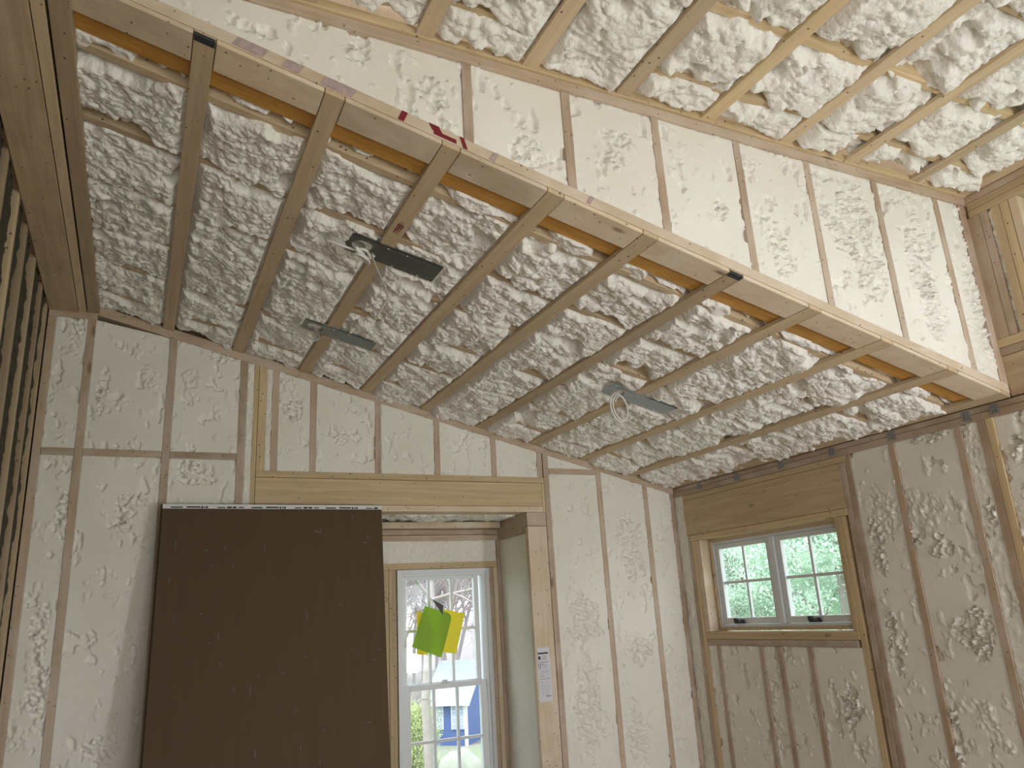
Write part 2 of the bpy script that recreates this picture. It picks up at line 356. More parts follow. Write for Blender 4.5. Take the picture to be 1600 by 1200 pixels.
# ================================================================== STRUCTURE
struct('floor', [(-4.3, 0.15, -7.6, 0.65, ZF - 0.03, ZF)], M_FLOOR)
struct('wall_back', [(-4.3, -2.22, 0.14, 0.16, ZF, 3.6), (-2.22, -1.10, 0.14, 0.16, 2.45, 3.6), (-1.10, 0.16, 0.14, 0.16, ZF, 3.6)], M_SHEATH)
struct('wall_alcove', [(-2.22, -2.0, 0.62, 0.64, ZF, 2.4), (-1.30, -1.06, 0.62, 0.64, ZF, 2.4), (-2.0, -1.30, 0.62, 0.64, 1.93, 2.4),
                       (-2.0, -1.30, 0.62, 0.64, ZF, 0.44), (-1.09, -1.07, 0.16, 0.64, ZF, 2.4), (-2.24, -2.22, 0.16, 0.64, ZF, 2.4),
                       (-2.24, -1.07, 0.14, 0.64, 2.40, 2.42)], M_SHEATH)
struct('wall_right', [(0.14, 0.16, -0.25, 0.16, ZF, 2.6), (0.14, 0.16, -1.45, -0.25, 2.04, 2.6), (0.14, 0.16, -1.45, -0.25, ZF, 1.41),
                      (0.14, 0.16, -4.3, -1.45, ZF, 2.66), (0.14, 0.16, -2.86, -1.45, 2.6, 3.62), (0.14, 0.16, -4.3, -2.86, 3.28, 3.62),
                      (0.14, 0.16, -4.6, -4.3, ZF, 3.62), (0.14, 0.16, -6.1, -4.6, 2.1, 3.62), (0.14, 0.16, -7.6, -6.1, ZF, 3.62)], M_SHEATH)
struct('wall_left', [(-4.32, -4.28, -7.6, 0.16, ZF, 3.9), (-4.28, -4.145, -7.6, 0.14, ZB + 0.021, 3.9)], M_SHEATH)
struct('wall_rear', [(-4.3, -3.1, -7.62, -7.60, ZF, 3.8), (-3.1, -0.7, -7.62, -7.60, 2.2, 3.8), (-0.7, 0.16, -7.62, -7.60, ZF, 3.8)], M_SHEATH)
bm = bmesh.new(); hexa(bm, [(-4.3, -2.468, ZP + T * 4.3 + 0.03), (0.14, -2.468, ZP + 0.03), (0.14, -2.455, ZP + 0.03), (-4.3, -2.455, ZP + T * 4.3 + 0.03), (-4.3, -2.468, 3.79), (0.14, -2.468, 3.79), (0.14, -2.455, 3.79), (-4.3, -2.455, 3.79)])
tag(done('wall_knee', bm, M_SHEATH), kind='structure')
bm = bmesh.new()
hexa(bm, slopebox(-4.3, 0.16, YB + 0.02, 0.16, 0.24, 0.26))
tag(done('ceiling_low_deck', bm, M_SHEATH), kind='structure').name = 'ceiling'
struct('ceiling_upper', [(-4.3, 0.16, -7.6, YB + 0.05, 3.78, 3.80)], M_SHEATH)

# ================================================================== LOW CEILING
NB = 9
XB = [-(0.3727 + 0.3942 * i) for i in range(NB)]
ordw = ['first', 'second', 'third', 'fourth', 'fifth', 'sixth', 'seventh', 'eighth', 'ninth', 'tenth', 'eleventh', 'twelfth', 'thirteenth']
for i, x in enumerate(XB):
    k = NB - 1 - i
    hw = 0.031
    extra = {0: 'nearest the small window wall', NB - 1: 'next to the wide plank beam at left', 5: 'behind the single upper dark lamp bracket, red scribble near its middle'}
    lab = 'low ceiling strapping board, ' + ordw[k] + ' from the left'
    if i == 6: lab = 'low ceiling strapping board carrying both left dark metal brackets, third from the left'
    if i == 8: lab = 'low ceiling strapping board with black end, first from the left'
    bm = bmesh.new(); hexa(bm, slopebox(x - hw, x + hw, YB - 0.002, 0.0, 0.0, RB - 0.001))
    o = tag(done('strapping_board', bm, W['strapy'], None, 0.0018), lab, 'ceiling board', 'strapping boards under the low ceiling')
    if i in (8, 3):  # these boards get a near-black cap at the beam end
        bm = bmesh.new(); hexa(bm, slopebox(x - hw + 0.001, x + hw - 0.001, YB - 0.0035, YB + 0.024, -0.0012, 0.010))
        p = done('dark_end', bm, M_BLACKEND, o); p['label'] = 'black end of the board'
o = lumberh('strapping_board', slopebox(-0.064, -0.002, YB - 0.002, 0.0, 0.0, RB - 0.001), W['strapy'],
        'low ceiling strapping board running along the top of the small window wall', 'ceiling board', 'strapping boards under the low ceiling')
# red scribble on the third strap
bm = bmesh.new()
xs = XB[6]
for k in range(5):
    yy = -2.02 + 0.016 * k
    x0 = xs - 0.014 + 0.003 * (k % 2); x1 = xs + 0.012
    hexa(bm, slopebox(x0, x1, yy, yy + 0.004, -0.0009, -0.0002))
for k in range(3):
    xx = xs - 0.010 + 0.009 * k
    hexa(bm, slopebox(xx, xx + 0.003, -2.025, -1.955 - 0.012 * k, -0.0010, -0.0002))
scr = tag(done('painted_mark', bm, M_RED), 'small red scribble on the third strapping board from the left', 'mark')

YR = [-0.25 - 0.4064 * k for k in range(6)]      # rafters
for k, y in enumerate(YR):
    lab = 'rafter buried in low ceiling foam, ' + ordw[k] + ' counted from the window wall towards the orange beam'
    if k == 5: lab = 'rafter of the low ceiling closest to the orange beam, mostly bare'
    lumberh('rafter', slopebox(-3.90, -0.02, y - 0.019, y + 0.019, RB, 0.22), W['padx'] if 'padx' in W else W['strapx'], lab, 'rafter', 'rafters of the low ceiling')
edges = [-0.02] + YR + [-2.375]
for k in range(len(edges) - 1):
    y1, y0 = edges[k], edges[k + 1]
    if k == 0: y1 = 0.012
    last = k == len(edges) - 2
    if last: y0 = -2.350
    p = [(-3.925, y0, zc(-3.925) + RB), (-0.03, y0, zc(-0.03) + RB), (-0.03, y1, zc(-0.03) + RB), (-3.925, y1, zc(-3.925) + RB)]
    names = ['narrow strip of lumpy foam along the back wall edge of the low ceiling'] + \
            ['lumpy white foam bay of the low ceiling, ' + ordw[j] + ' full bay from the back wall' for j in range(5)] + \
            ['narrow strip of white foam beside the orange beam']
    ceiling_foam(p, XB, names[k], 'foam bays of the low ceiling', step=0.0052, amp=0.55 if last else 1.0, sag=-0.008 if last else 0.0)

# low ceiling wall plates on the back wall
lumberh('top_plate', slopebox(-3.90, 0.0, 0.0, 0.14, -0.042, RB - 0.002), W['studx'], 'sloping top plate of the back wall under the strapping ends', 'plate')
# dropped beam between low and high ceiling
beam = empty('header_beam', (-2, -2.4, zc(-2) + 0.03), 'long sloping orange laminated beam between the low and high ceilings', 'beam')
for nm, y0, y1, o0 in (('beam_ply', -2.398, -2.352, 0.022), ('beam_ply', -2.452, -2.400, 0.019)):
    bm = bmesh.new(); hexa(bm, slopebox(-3.90, -0.01, y0, y1, o0, 0.235)); local(done(nm, bm, W['lvl'], None, 0.002), beam)
bl = sorted(XB)
xe = [-3.95] + [b for b in bl] + [-0.03]
for k in range(len(xe) - 1):
    x0 = xe[k] + 0.034; x1 = xe[k + 1] - 0.033
    if x1 - x0 < 0.05: continue
    lab = 'pale filler block beside the orange beam, ' + ordw[k] + ' gap from the left'
    lumberh('filler_block', slopebox(x0, x1, -2.588, -2.455, 0.001, RB - 0.001), W['palex'], lab, 'wood block', 'filler blocks between the strapping ends', 0.003)
lumberh('filler_board', slopebox(-3.90, -0.02, -2.575, -2.454, RB, RB + 0.02), W['palex'], 'long pale board above the filler blocks of the dropped beam', 'board', None)
# knee wall above
kp = lumberh('bottom_plate', slopebox(-4.12, 0.0, -2.590, -2.46, RB + 0.0, RB + 0.042), W['palex'],
    'sloping bottom plate of the high strip wall with dark red paint marks', 'plate')
bm = bmesh.new()
def mark(x0, x1, z0, z1, sk=0.0):
    # quads painted on the front face of the bottom plate (fractions of its height)
    a = 0.020; h = 0.040
    pts = []
    for yy in (-2.5925, -2.5905):
        pts += [(x0, yy, zc(x0) + a + h * z0), (x1, yy, zc(x1) + a + h * z0), (x1 + sk, yy, zc(x1 + sk) + a + h * z1), (x0 + sk, yy, zc(x0 + sk) + a + h * z1)]
    hexa(bm, pts)
bm.free()
def markpart(nm, mat, lab, quads):
    global bm
    bm = bmesh.new()
    for q_ in quads: mark(*q_)
    p = done(nm, bm, mat, kp); p['label'] = lab
markpart('red_paint_mark', M_RED, 'short dark red paint stroke', [(-2.925, -2.905, 0.0, 0.98, 0.015)])
markpart('red_paint_mark', M_RED, 'broad hooked dark red paint stroke', [(-2.805, -2.770, 0.45, 0.98, -0.012), (-2.80, -2.72, 0.10, 0.47, 0.0)])
markpart('red_paint_mark', M_RED, 'thin dark red paint stroke', [(-2.695, -2.68, 0.0, 0.98, -0.012)])
for x0, x1 in ((-3.45, -3.36), (-3.30, -3.25), (-3.18, -3.08), (-2.60, -2.58), (-2.22, -2.205)):
    markpart('faded_stamp', M_MAUVE, 'faded purple stamp ink', [(x0, x1, 0.05, 0.95, 0.02)])

KS = [-2.67, -2.27, -1.865, -1.45, -1.055, -0.635, -0.215]
kb = lambda x: zc(x) + RB + 0.042
kt = lambda x: zu(x) - 0.019
def ypr(x0, x1, y0, y1, b, t):
    return [(x0, y0, b(x0)), (x1, y0, b(x1)), (x1, y1, b(x1)), (x0, y1, b(x0)), (x0, y0, t(x0)), (x1, y0, t(x1)), (x1, y1, t(x1)), (x0, y1, t(x0))]
for k, x in enumerate(KS):
    lumberh('wall_stud', ypr(x - 0.018, x + 0.018, -2.589, -2.47, kb, kt), W['studz'],
            'stud in the high strip wall above the orange beam, ' + ordw[k] + ' from the left', 'stud', 'studs of the high strip wall')
lumberh('wall_stud', ypr(-0.045, 0.03, -2.589, -2.47, kb, kt), W['studz'], 'corner stud at the right end of the high strip wall', 'stud', 'studs of the high strip wall')
lumberh('top_plate', ypr(-4.12, -0.0, -2.600, -2.47, kt, lambda x: zu(x) + 0.019), W['studx'], 'top plate of the high strip wall under the high ceiling', 'plate')
lumberh('top_plate', ypr(-4.12, -0.0, -2.612, -2.47, lambda x: zu(x) + 0.020, lambda x: zu(x) + 0.055), W['cleanx'], 'second plate above the high strip wall, set against the high ceiling foam', 'plate')
KP = [(-2.79, 3.35, .06, .10), (-2.75, 3.20, .05, .08), (-2.46, 3.20, .078, .08), (-2.07, 3.34, .075, .035), (-1.28, 2.99, .07, .13), (-0.84, 3.21, .15, .22), (-0.79, 2.94, .13, .15),
      (-0.41, 3.09, .09, .20), (-0.41, 2.81, .09, .13), (-0.10, 2.88, .05, .2), (-2.08, 3.23, .045, .04), (-3.06, 3.42, .04, .06), (-1.58, 3.11, .05, .09)]
ke = [-4.10] + KS + [-0.031]
for k in range(len(ke) - 1):
    x0 = ke[k] + 0.018; x1 = ke[k + 1] - 0.018
    c = [(x0, -2.589, kb(x0)), (x1, -2.589, kb(x1)), (x1, -2.589, kt(x1)), (x0, -2.589, kt(x0))]
    wall_foam(c, (0, -1, 0), 'trimmed cream foam in the high strip wall, ' + ordw[k] + ' bay from the left', 'foam bays of the high strip wall', KP, step=0.0058)

# ================================================================== HIGH CEILING
zh = lambda x: 3.472 - 0.022 * x
XH = [-3.235, -2.832, -2.427, -2.023, -1.612, -1.195, -0.80, -0.375]
for k, x in enumerate(XH):
    lab = 'high ceiling strapping board, ' + ordw[k] + ' from the left'
    lumberh('strapping_board', [(x - .032, -5.2, zh(x)), (x + .032, -5.2, zh(x)), (x + .032, -2.605, zh(x)), (x - .032, -2.605, zh(x)),
            (x - .032, -5.2, zh(x) + RB), (x + .032, -5.2, zh(x) + RB), (x + .032, -2.605, zh(x) + RB), (x - .032, -2.605, zh(x) + RB)],
            W['cleany'] if k in (4,) else W['strapy'], lab, 'ceiling board', 'strapping boards under the high ceiling')
lumberh('strapping_board', [(-.064, -5.2, zh(0)), (-.002, -5.2, zh(0)), (-.002, -2.605, zh(0)), (-.064, -2.605, zh(0)),
            (-.064, -5.2, zh(0) + RB), (-.002, -5.2, zh(0) + RB), (-.002, -2.605, zh(0) + RB), (-.064, -2.605, zh(0) + RB)],
            W['strapy'], 'high ceiling strapping board along the right wall with the upper window', 'ceiling board', 'strapping boards under the high ceiling')
YH = [-2.76, -3.10, -3.50, -3.90, -4.30, -4.70]
for k, y in enumerate(YH):
    lumberh('rafter', ypr(-4.1, -0.01, y - 0.019, y + 0.019, lambda x: zh(x) + RB, lambda x: zh(x) + 0.21), W['cleanx'],
            'joist showing between foam of the high ceiling, ' + ordw[k] + ' from the strip wall', 'rafter', 'joists of the high ceiling')
eh = [-2.63] + YH
for k in range(len(eh) - 1):
    z1, z0 = eh[k], eh[k + 1]
    p = [(-4.1, z0, zh(-4.1) + RB), (-0.03, z0, zh(-0.03) + RB), (-0.03, z1, zh(-0.03) + RB), (-4.1, z1, zh(-4.1) + RB)]
    ceiling_foam(p, XH, 'lumpy white foam bay of the high ceiling, ' + ordw[k] + ' from the strip wall', 'foam bays of the high ceiling', step=0.0065, amp=1.1, sag=0.006)

# ================================================================== LEFT RIDGE BEAM AND LEFT WALL
ZB = 3.381
lb = empty('plank_beam', (-4.05, -2.5, ZB), 'wide built-up plank beam along the top left of the room', 'beam')
for nm, x0, x1, dz, mt in (('wide_plank', -4.142, -3.999, 0.0, 'dimy'), ('edge_board', -3.996, -3.958, 0.004, 'stray')):
    bm = bmesh.new(); box(bm, x0, x1, -7.0, -0.0, ZB + dz, ZB + 0.10); local(done(nm, bm, W['dimy' if nm == 'wide_plank' else 'strapy'], None, 0.002), lb)
lumber('nailing_board', (-3.950, -3.892, -5.0, 0.0, ZB + 0.004, ZB + 0.06), W['dimy'], 'narrow board between the wide plank beam and the low ceiling foam', 'board')
lumber('top_plate', (-4.142, -3.90, 0.0, 0.14, ZB - 0.034, ZB + 0.05), W['studx'], 'short level plate at the top left corner of the back wall', 'plate')

# left wall: open studs, dark mineral wool between
YL = [-0.05, -0.33, -0.66, -1.00, -1.29, -1.62, -1.96, -2.36, -2.77, -3.17]
for k, y in enumerate(YL):
    lumber('wall_stud', (-4.28, -4.145, y - 0.019, y + 0.019, ZF, ZB + 0.02), W['strapz'] if k % 2 == 0 else W['dimz'],
           'open stud of the dim left wall, ' + ordw[k] + ' from the back corner', 'stud', 'open studs of the left wall')
for k in range(len(YL) - 1):
    y1 = YL[k] - 0.02; y0 = YL[k + 1] + 0.02
    SEED[0] += 7; s = SEED[0]
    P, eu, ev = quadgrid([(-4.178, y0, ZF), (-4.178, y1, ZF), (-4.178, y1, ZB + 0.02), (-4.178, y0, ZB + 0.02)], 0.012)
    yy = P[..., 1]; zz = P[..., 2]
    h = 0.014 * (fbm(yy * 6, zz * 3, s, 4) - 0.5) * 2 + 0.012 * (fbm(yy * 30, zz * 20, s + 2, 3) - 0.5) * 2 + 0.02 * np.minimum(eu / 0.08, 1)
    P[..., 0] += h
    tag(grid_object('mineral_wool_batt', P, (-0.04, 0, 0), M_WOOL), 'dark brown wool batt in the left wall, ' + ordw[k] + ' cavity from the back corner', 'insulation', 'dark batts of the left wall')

# ================================================================== BACK WALL
def zt(x): return min(zc(x) - 0.042, ZB - 0.034) if x < -3.75 else zc(x) - 0.042
def astud(x0, x1, z0, label, z1=None, mat='studz', group='studs of the back wall', y1=0.139, name='wall_stud'):
    b = lambda x: z0
    t = (lambda x: z1) if z1 is not None else (lambda x: zc(x) - 0.042 if x > -3.88 else ZB - 0.034)
    return lumberh(name, ypr(x0, x1, 0.0, y1, b, t), W[mat], label, 'stud', group)
def afoam(x0, x1, z0, z1, label, **kw):
    tf = (lambda x: z1) if z1 is not None else (lambda x: zc(x) - 0.042 if x > -3.88 else ZB - 0.034)
    return wall_foam([(x0, 0.001, z0), (x1, 0.001, z0), (x1, 0.001, tf(x1)), (x0, 0.001, tf(x0))], (0, -1, 0), label, 'foam bays of the back wall', AP, **kw)
AP = [(-0.84, 1.56, .12, .20), (-0.87, 0.98, .11, .32), (-0.43, 1.31, .10, .10), (-0.43, 1.99, .12, .26), (-4.01, 1.62, .05, .15), (-3.98, 1.34, .05, .15), (-3.65, 2.29, .08, .08),
      (-3.35, 2.46, .12, .07), (-3.67, 2.19, .045, .04), (-2.47, 2.74, .14, .06), (-2.81, 2.88, .07, .08), (-3.96, 2.22, .035, .2), (-3.99, 3.26, .03, .15), (-0.50, 0.79, .09, .15),
      (-3.68, 1.08, .08, .07), (-3.84, 2.93, .03, .14), (-3.23, 3.18, .11, .045)]
astud(-4.142, -4.102, ZF, 'corner stud at the left end of the back wall')
astud(-3.945, -3.905, ZF, 'back wall stud, first from the left corner, crossed by the left blocking')
astud(-3.512, -3.472, ZF, 'back wall stud between the two long blocks, passing behind the brown sheet')
astud(-3.112, -3.070, ZF, 'back wall stud at the right end of the blocking, above the brown sheet')
astud(-3.030, -3.004, ZF, 'thin edge stud just left of the header beam end', mat='cleanz')
lumberh('king_stud', ypr(-3.002, -2.955, 0, .139, lambda x: 2.502, lambda x: zc(x) - .042), W['cleanz'], 'short stud standing on the left end of the header', 'stud', 'studs of the back wall')
astud(-2.922, -2.882, 2.502, 'cripple stud above the header, right of the thin foam strip')
for k, x in enumerate((-2.672, -2.262, -1.866, -1.460)):
    astud(x - 0.019, x + 0.019, 2.502, 'cripple stud above the header, ' + ordw[k + 1] + ' from its left end')
astud(-1.132, -1.095, 2.502, 'cripple stud above the right end of the header')
astud(-1.088, -1.047, ZF, 'tall king stud right of the thick post with the white sticker', mat='studz')
astud(-0.662, -0.624, ZF, 'back wall stud, first right of the thick post')
astud(-0.272, -0.234, ZF, 'back wall stud, second right of the thick post')
astud(-0.034, 0.0, ZF, 'corner stud at the right end of the back wall')
# blocking
for k, (x0, x1) in enumerate(((-4.10, -3.946), (-3.904, -3.513), (-3.471, -3.113))):
    lumber('blocking', (x0, x1, 0, 0.09, 2.560, 2.599), W['studx'], 'horizontal blocking in the left of the back wall, ' + ordw[k] + ' from the corner', 'wood block', 'blocking between the left studs')
lumber('blocking', (-1.045, -0.664, 0, 0.09, 2.530, 2.568), W['studx'], 'reddish horizontal block right of the header top', 'wood block')
# foam
names = ['leftmost foam bay of the back wall above the blocking', 'leftmost foam bay of the back wall below the blocking',
         'foam bay above the blocking, second from the left corner', 'foam bay below the blocking beside the brown sheet',
         'foam bay above the blocking and the brown sheet', 'small foam bay between blocking and brown sheet top']
bays = [(-4.102, -3.945), (-3.905, -3.512), (-3.472, -3.112)]
for k, (x0, x1) in enumerate(bays):
    afoam(x0, x1, 2.599, None, names[2 * k]); afoam(x0, x1, ZF + 0.02, 2.560, names[2 * k + 1])
wf = wall_foam([(-3.070, .001, ZF), (-3.030, .001, ZF), (-3.030, .001, zc(-3.03) - .042), (-3.070, .001, zc(-3.07) - .042)], (0, -1, 0), 'thin vertical foam strip left of the header end', 'foam bays of the back wall', (), 0.007, rough=0.7, recess=0.0)
wall_foam([(-2.955, .001, 2.502), (-2.922, .001, 2.502), (-2.922, .001, zc(-2.922) - .042), (-2.955, .001, zc(-2.955) - .042)], (0, -1, 0), 'thin vertical foam strip above the left end of the header', 'foam bays of the back wall', (), 0.007, rough=0.7, recess=0.0)
cr = [-2.882, -2.691, -2.653, -2.281, -2.243, -1.885, -1.847, -1.479, -1.441, -1.132]
for k in range(5):
    afoam(cr[2 * k], cr[2 * k + 1], 2.502, None, 'trimmed foam bay above the header, ' + ordw[k] + ' wide bay from the left')
afoam(-1.047, -0.662, 2.568, None, 'small wedge of foam above the reddish block right of the header')
afoam(-1.047, -0.662, ZF, 2.530, 'foam bay right of the thick post with big gouged corrugated patches')
afoam(-0.624, -0.272, ZF, None, 'foam bay of the back wall, second right of the thick post')
afoam(-0.234, -0.034, ZF, None, 'narrow foam bay of the back wall beside the right corner')
# header over the alcove
lumber('header_plate', (-3.002, -1.09, -0.002, 0.139, 2.463, 2.501), W['cleanx'], 'flat plate on top of the alcove header', 'plate')
lumber('header', (-3.002, -1.112, 0.0, 0.139, 2.303, 2.461), W['cleanx'], 'deep knotty timber header over the alcove opening', 'header beam')
lumber('header_plate', (-3.002, -1.112, -0.003, 0.139, 2.263, 2.301), W['palex'], 'flat plate below the alcove header', 'plate')
lumber('header_end_stud', (-1.110, -1.090, 0.0, 0.139, 2.25, 2.461), W['cleanz'], 'thin upright strip at the right end of the header', 'wood strip')
# post right of the alcove
bm = bmesh.new(); box(bm, -1.236, -1.092, 0.0, 0.042, ZF, 2.168)
tag(done('post', bm, W['palez'], None, 0.0025), 'thick pale post right of the alcove carrying a white sticker', 'post')
lumber('spacer_block', (-1.238, -1.092, -0.001, 0.12, 2.171, 2.262), W['studx'], 'darker wood block between the thick post and the header', 'wood block')
# alcove framing
YA = 0.50
lumber('alcove_plate', (-2.2, -1.245, YA, 0.60, 2.170, 2.206), W['studx'], 'upper horizontal plate at the back of the alcove', 'plate', 'alcove plates')
lumber('alcove_plate', (-2.2, -1.245, YA, 0.60, 2.130, 2.167), W['studx'], 'second plate at the back of the alcove, directly above the foam', 'plate', 'alcove plates')
lumber('ceiling_joist', (-2.2, -1.245, 0.42, 0.498, 2.208, 2.25), W['palex'], 'light joist under the alcove ceiling in front of the plates', 'joist')
lumber('wood_block', (-2.2, -2.135, 0.36, 0.42, 2.200, 2.25), W['dimx'], 'small block in the alcove ceiling beside the brown sheet', 'wood block')
wall_foam([(-2.2, YA + .004, 1.978), (-1.250, YA + .004, 1.978), (-1.250, YA + .004, 2.130), (-2.2, YA + .004, 2.130)], (0, -1, 0),
          'horizontal band of rippled foam above the tall window', None, (), 0.007, rough=0.75)
lumber('window_header_plate', (-2.2, -1.250, YA - .003, 0.60, 1.938, 1.978), W['cleanx'], 'plate directly above the tall window', 'plate')
for k, (x0, x1, lab, mt) in enumerate(((-2.115, -2.055, 'wide jack stud left of the tall window, outer one', 'cleanz'), (-2.053, -2.002, 'jack stud left of the tall window, touching its frame', 'cleanz'),
                               (-1.318, -1.283, 'jack stud right of the tall window, touching its frame', 'studz'), (-1.281, -1.248, 'second stud right of the tall window', 'palez'),
                               (-1.246, -1.222, 'third stud right of the tall window, in the alcove corner', 'studz'))):
    lumber('jack_stud', (x0, x1, YA, 0.60, ZF, 1.937 if k != 4 else 2.206), W[mt], lab, 'stud', 'studs beside the tall window')
# alcove side wall (its foam faces the camera side)
lumber('alcove_side_plate', (-1.236, -1.12, 0.043, YA + 0.01, 2.13, 2.262), W['study'], 'rough side plate at the top of the alcove right wall', 'plate')
SEED[0] += 31
wall_foam([(-1.225, 0.044, ZF), (-1.222, YA + .02, ZF), (-1.222, YA + .02, 2.13), (-1.225, 0.044, 2.13)], (-1, 0, 0), 'smooth white foam on the right side wall of the alcove', None, (), 0.010, uax=1, calm=True)
P, eu, ev = quadgrid([(-2.2, 0.14, 2.27), (-1.24, 0.14, 2.27), (-1.24, 0.50, 2.27), (-2.2, 0.50, 2.27)], 0.008)
P[..., 2] -= popcorn(P[..., 0], P[..., 1], 991) * 0.7
tag(grid_object('spray_foam', P, (0, 0, 0.05), FC), 'strip of foam in the alcove ceiling behind the header', 'insulation')

# ================================================================== TALL WINDOW
def frame(bm, x0, x1, y0, y1, z0, z1, t, tb=None, tt=None):
    tb = tb or t; tt = tt or t
    box(bm, x0, x0 + t, y0, y1, z0, z1); box(bm, x1 - t, x1, y0, y1, z0, z1)
    box(bm, x0 + t, x1 - t, y0, y1, z0, z0 + tb); box(bm, x0 + t, x1 - t, y0, y1, z1 - tt, z1)
m, n, l, b = newmat('window_glass')
tr_ = n.new('ShaderNodeBsdfTransparent'); tr_.inputs[0].default_value = (0.96, 0.98, 0.98, 1); gl_ = n.new('ShaderNodeBsdfGlossy'); gl_.inputs['Roughness'].default_value = 0.02
mx = n.new('ShaderNodeMixShader'); mx.inputs[0].default_value = 0.05
l.new(tr_.outputs[0], mx.inputs[1]); l.new(gl_.outputs[0], mx.inputs[2]); l.new(mx.outputs[0], n['Material Output'].inputs[0])
GLASS = m
tw = bpy.data.objects.new('window_1', None); COL.objects.link(tw); tw['kind'] = 'structure'; tw.location = (-1.655, 0.5, 0.45)
def wp(name, bm, mat, par, bevel=0.002): return local(done(name, bm, mat, None, bevel), par)
bm = bmesh.new(); frame(bm, -1.998, -1.320, 0.485, 0.62, 0.45, 1.935, 0.026); frame(bm, -1.975, -1.343, 0.50, 0.61, 0.47, 1.912, 0.022)
wp('window_frame', bm, M_WHITE, tw)
def sash(x0, x1, y0, y1, z0, z1, t, tb, tt, nx, nz, par):
    bm = bmesh.new(); frame(bm, x0, x1, y0, y1, z0, z1, t, tb, tt)
    gx0, gx1, gz0, gz1 = x0 + t, x1 - t, z0 + tb, z1 - tt; ym = (y0 + y1) / 2
    for i in range(1, nx): xx = gx0 + (gx1 - gx0) * i / nx; box(bm, xx - 0.009, xx + 0.009, ym - 0.011, ym + 0.011, gz0, gz1)
    for j in range(1, nz):
        zz = gz0 + (gz1 - gz0) * j / nz
        for i in range(nx):
            a = gx0 + (gx1 - gx0) * i / nx + (0.009 if i else 0); c = gx0 + (gx1 - gx0) * (i + 1) / nx - (0.009 if i < nx - 1 else 0)
            box(bm, a, c, ym - 0.011, ym + 0.011, zz - 0.009, zz + 0.009)
    s = wp('sash', bm, M_WHITE, par)
    bm = bmesh.new(); box(bm, gx0 - .004, gx1 + .004, ym - .002, ym + .002, gz0 - .004, gz1 + .004)
    g = done('glass_pane', bm, GLASS, None); g.parent = s; return s
sash(-1.955, -1.385, 0.545, 0.580, 1.165, 1.905, 0.034, 0.032, 0.036, 3, 2, tw)
sash(-1.955, -1.375, 0.500, 0.538, 0.470, 1.192, 0.040, 0.05, 0.034, 3, 2, tw)
bm = bmesh.new(); box(bm, -1.70, -1.635, 0.503, 0.535, 1.193, 1.200); box(bm, -1.685, -1.65, 0.508, 0.530, 1.200, 1.212)
wp('sash_lock', bm, M_WHITE, tw)
# papers fixed on the glass
def sheet(name, pts, y, mat, label, cat, t=0.0012, group=None, wav=0.004):
    bm = bmesh.new(); f = []
    a = [bm.verts.new((x, y + wav * math.sin(x * 25), z)) for x, z in pts]; c = [bm.verts.new((x, y + t + wav * math.sin(x * 25), z)) for x, z in pts]
    bm.faces.new(a); bm.faces.new(c[::-1])
    for i in range(len(a)): j = (i + 1) % len(a); bm.faces.new((a[i], c[i], c[j], a[j]))
    return tag(done(name, bm, mat), label, cat, group)
def paper(name, col, tr):
    m, n, l, b = newmat(name); b.inputs['Base Color'].default_value = (*col, 1); b.inputs['Roughness'].default_value = 0.7
    t_ = n.new('ShaderNodeBsdfTranslucent'); t_.inputs[0].default_value = (*col, 1); mx = n.new('ShaderNodeMixShader'); mx.inputs[0].default_value = tr
    l.new(b.outputs[0], mx.inputs[1]); l.new(t_.outputs[0], mx.inputs[2]); l.new(mx.outputs[0], n['Material Output'].inputs[0]); return m
sheet('yellow_paper', [(-1.872, 1.386), (-1.800, 1.380), (-1.76, 1.50), (-1.80, 1.64), (-1.868, 1.664)], 0.476, paper('yellow_note_paper', (0.85, 0.76, 0.09), 0.45), 'yellow paper peeking out left behind the green sheet', 'paper')
yp = sheet('yellow_paper', [(-1.72, 1.392), (-1.60, 1.372), (-1.524, 1.630), (-1.70, 1.672)], 0.470, paper('yellow_form_paper', (0.88, 0.80, 0.11), 0.45), 'creased yellow paper to the right behind the green sheet', 'paper')
sheet('green_paper', [(-1.912, 1.437), (-1.708, 1.355), (-1.630, 1.600), (-1.634, 1.622), (-1.650, 1.640), (-1.82, 1.692)], 0.455, paper('green_card', (0.42, 0.66, 0.07), 0.35), 'tilted lime green sheet fixed on the tall window', 'paper')
sheet('black_tape', [(-1.768, 1.735), (-1.685, 1.690), (-1.692, 1.627)], 0.450, M_BLACK, 'black pointed piece of tape holding the papers on the tall window', 'tape')

# sticker on the post
st = sheet('sticker', [(-1.226, 1.065), (-1.132, 1.062), (-1.134, 1.387), (-1.222, 1.390)], -0.0022, plain('sticker_paper', (0.66, 0.66, 0.72), 0.45), 'long white printed sticker on the thick post', 'sticker', 0.001, None, 0.0)
def prints(lst, mat, nm, par, y0, y1):
    bm = bmesh.new()
    for x0, x1, z0, z1 in lst: box(bm, x0, x1, y0, y1, z0, z1)
    o = done(nm, bm, mat, par); return o
X0 = -1.220; wS = 0.084
pr = [(X0 + .000, X0 + .075, 1.350, 1.360), (X0 + .002, X0 + .018, 1.317, 1.338), (X0 + .002, X0 + .076, 1.299, 1.302), (X0 + .002, X0 + .016, 1.262, 1.265),
      (X0 + .002, X0 + .005, 1.272, 1.290), (X0 + .013, X0 + .016, 1.272, 1.290), (X0 + .002, X0 + .016, 1.288, 1.291), (X0 + .002, X0 + .016, 1.270, 1.273),
      (X0 + .026, X0 + .032, 1.286, 1.292), (X0 + .002, X0 + .078, 1.197, 1.199), (X0 + .040, X0 + .080, 1.094, 1.098)]
prints(pr, M_PRINT, 'black_print', st, -0.0030, -0.0022)
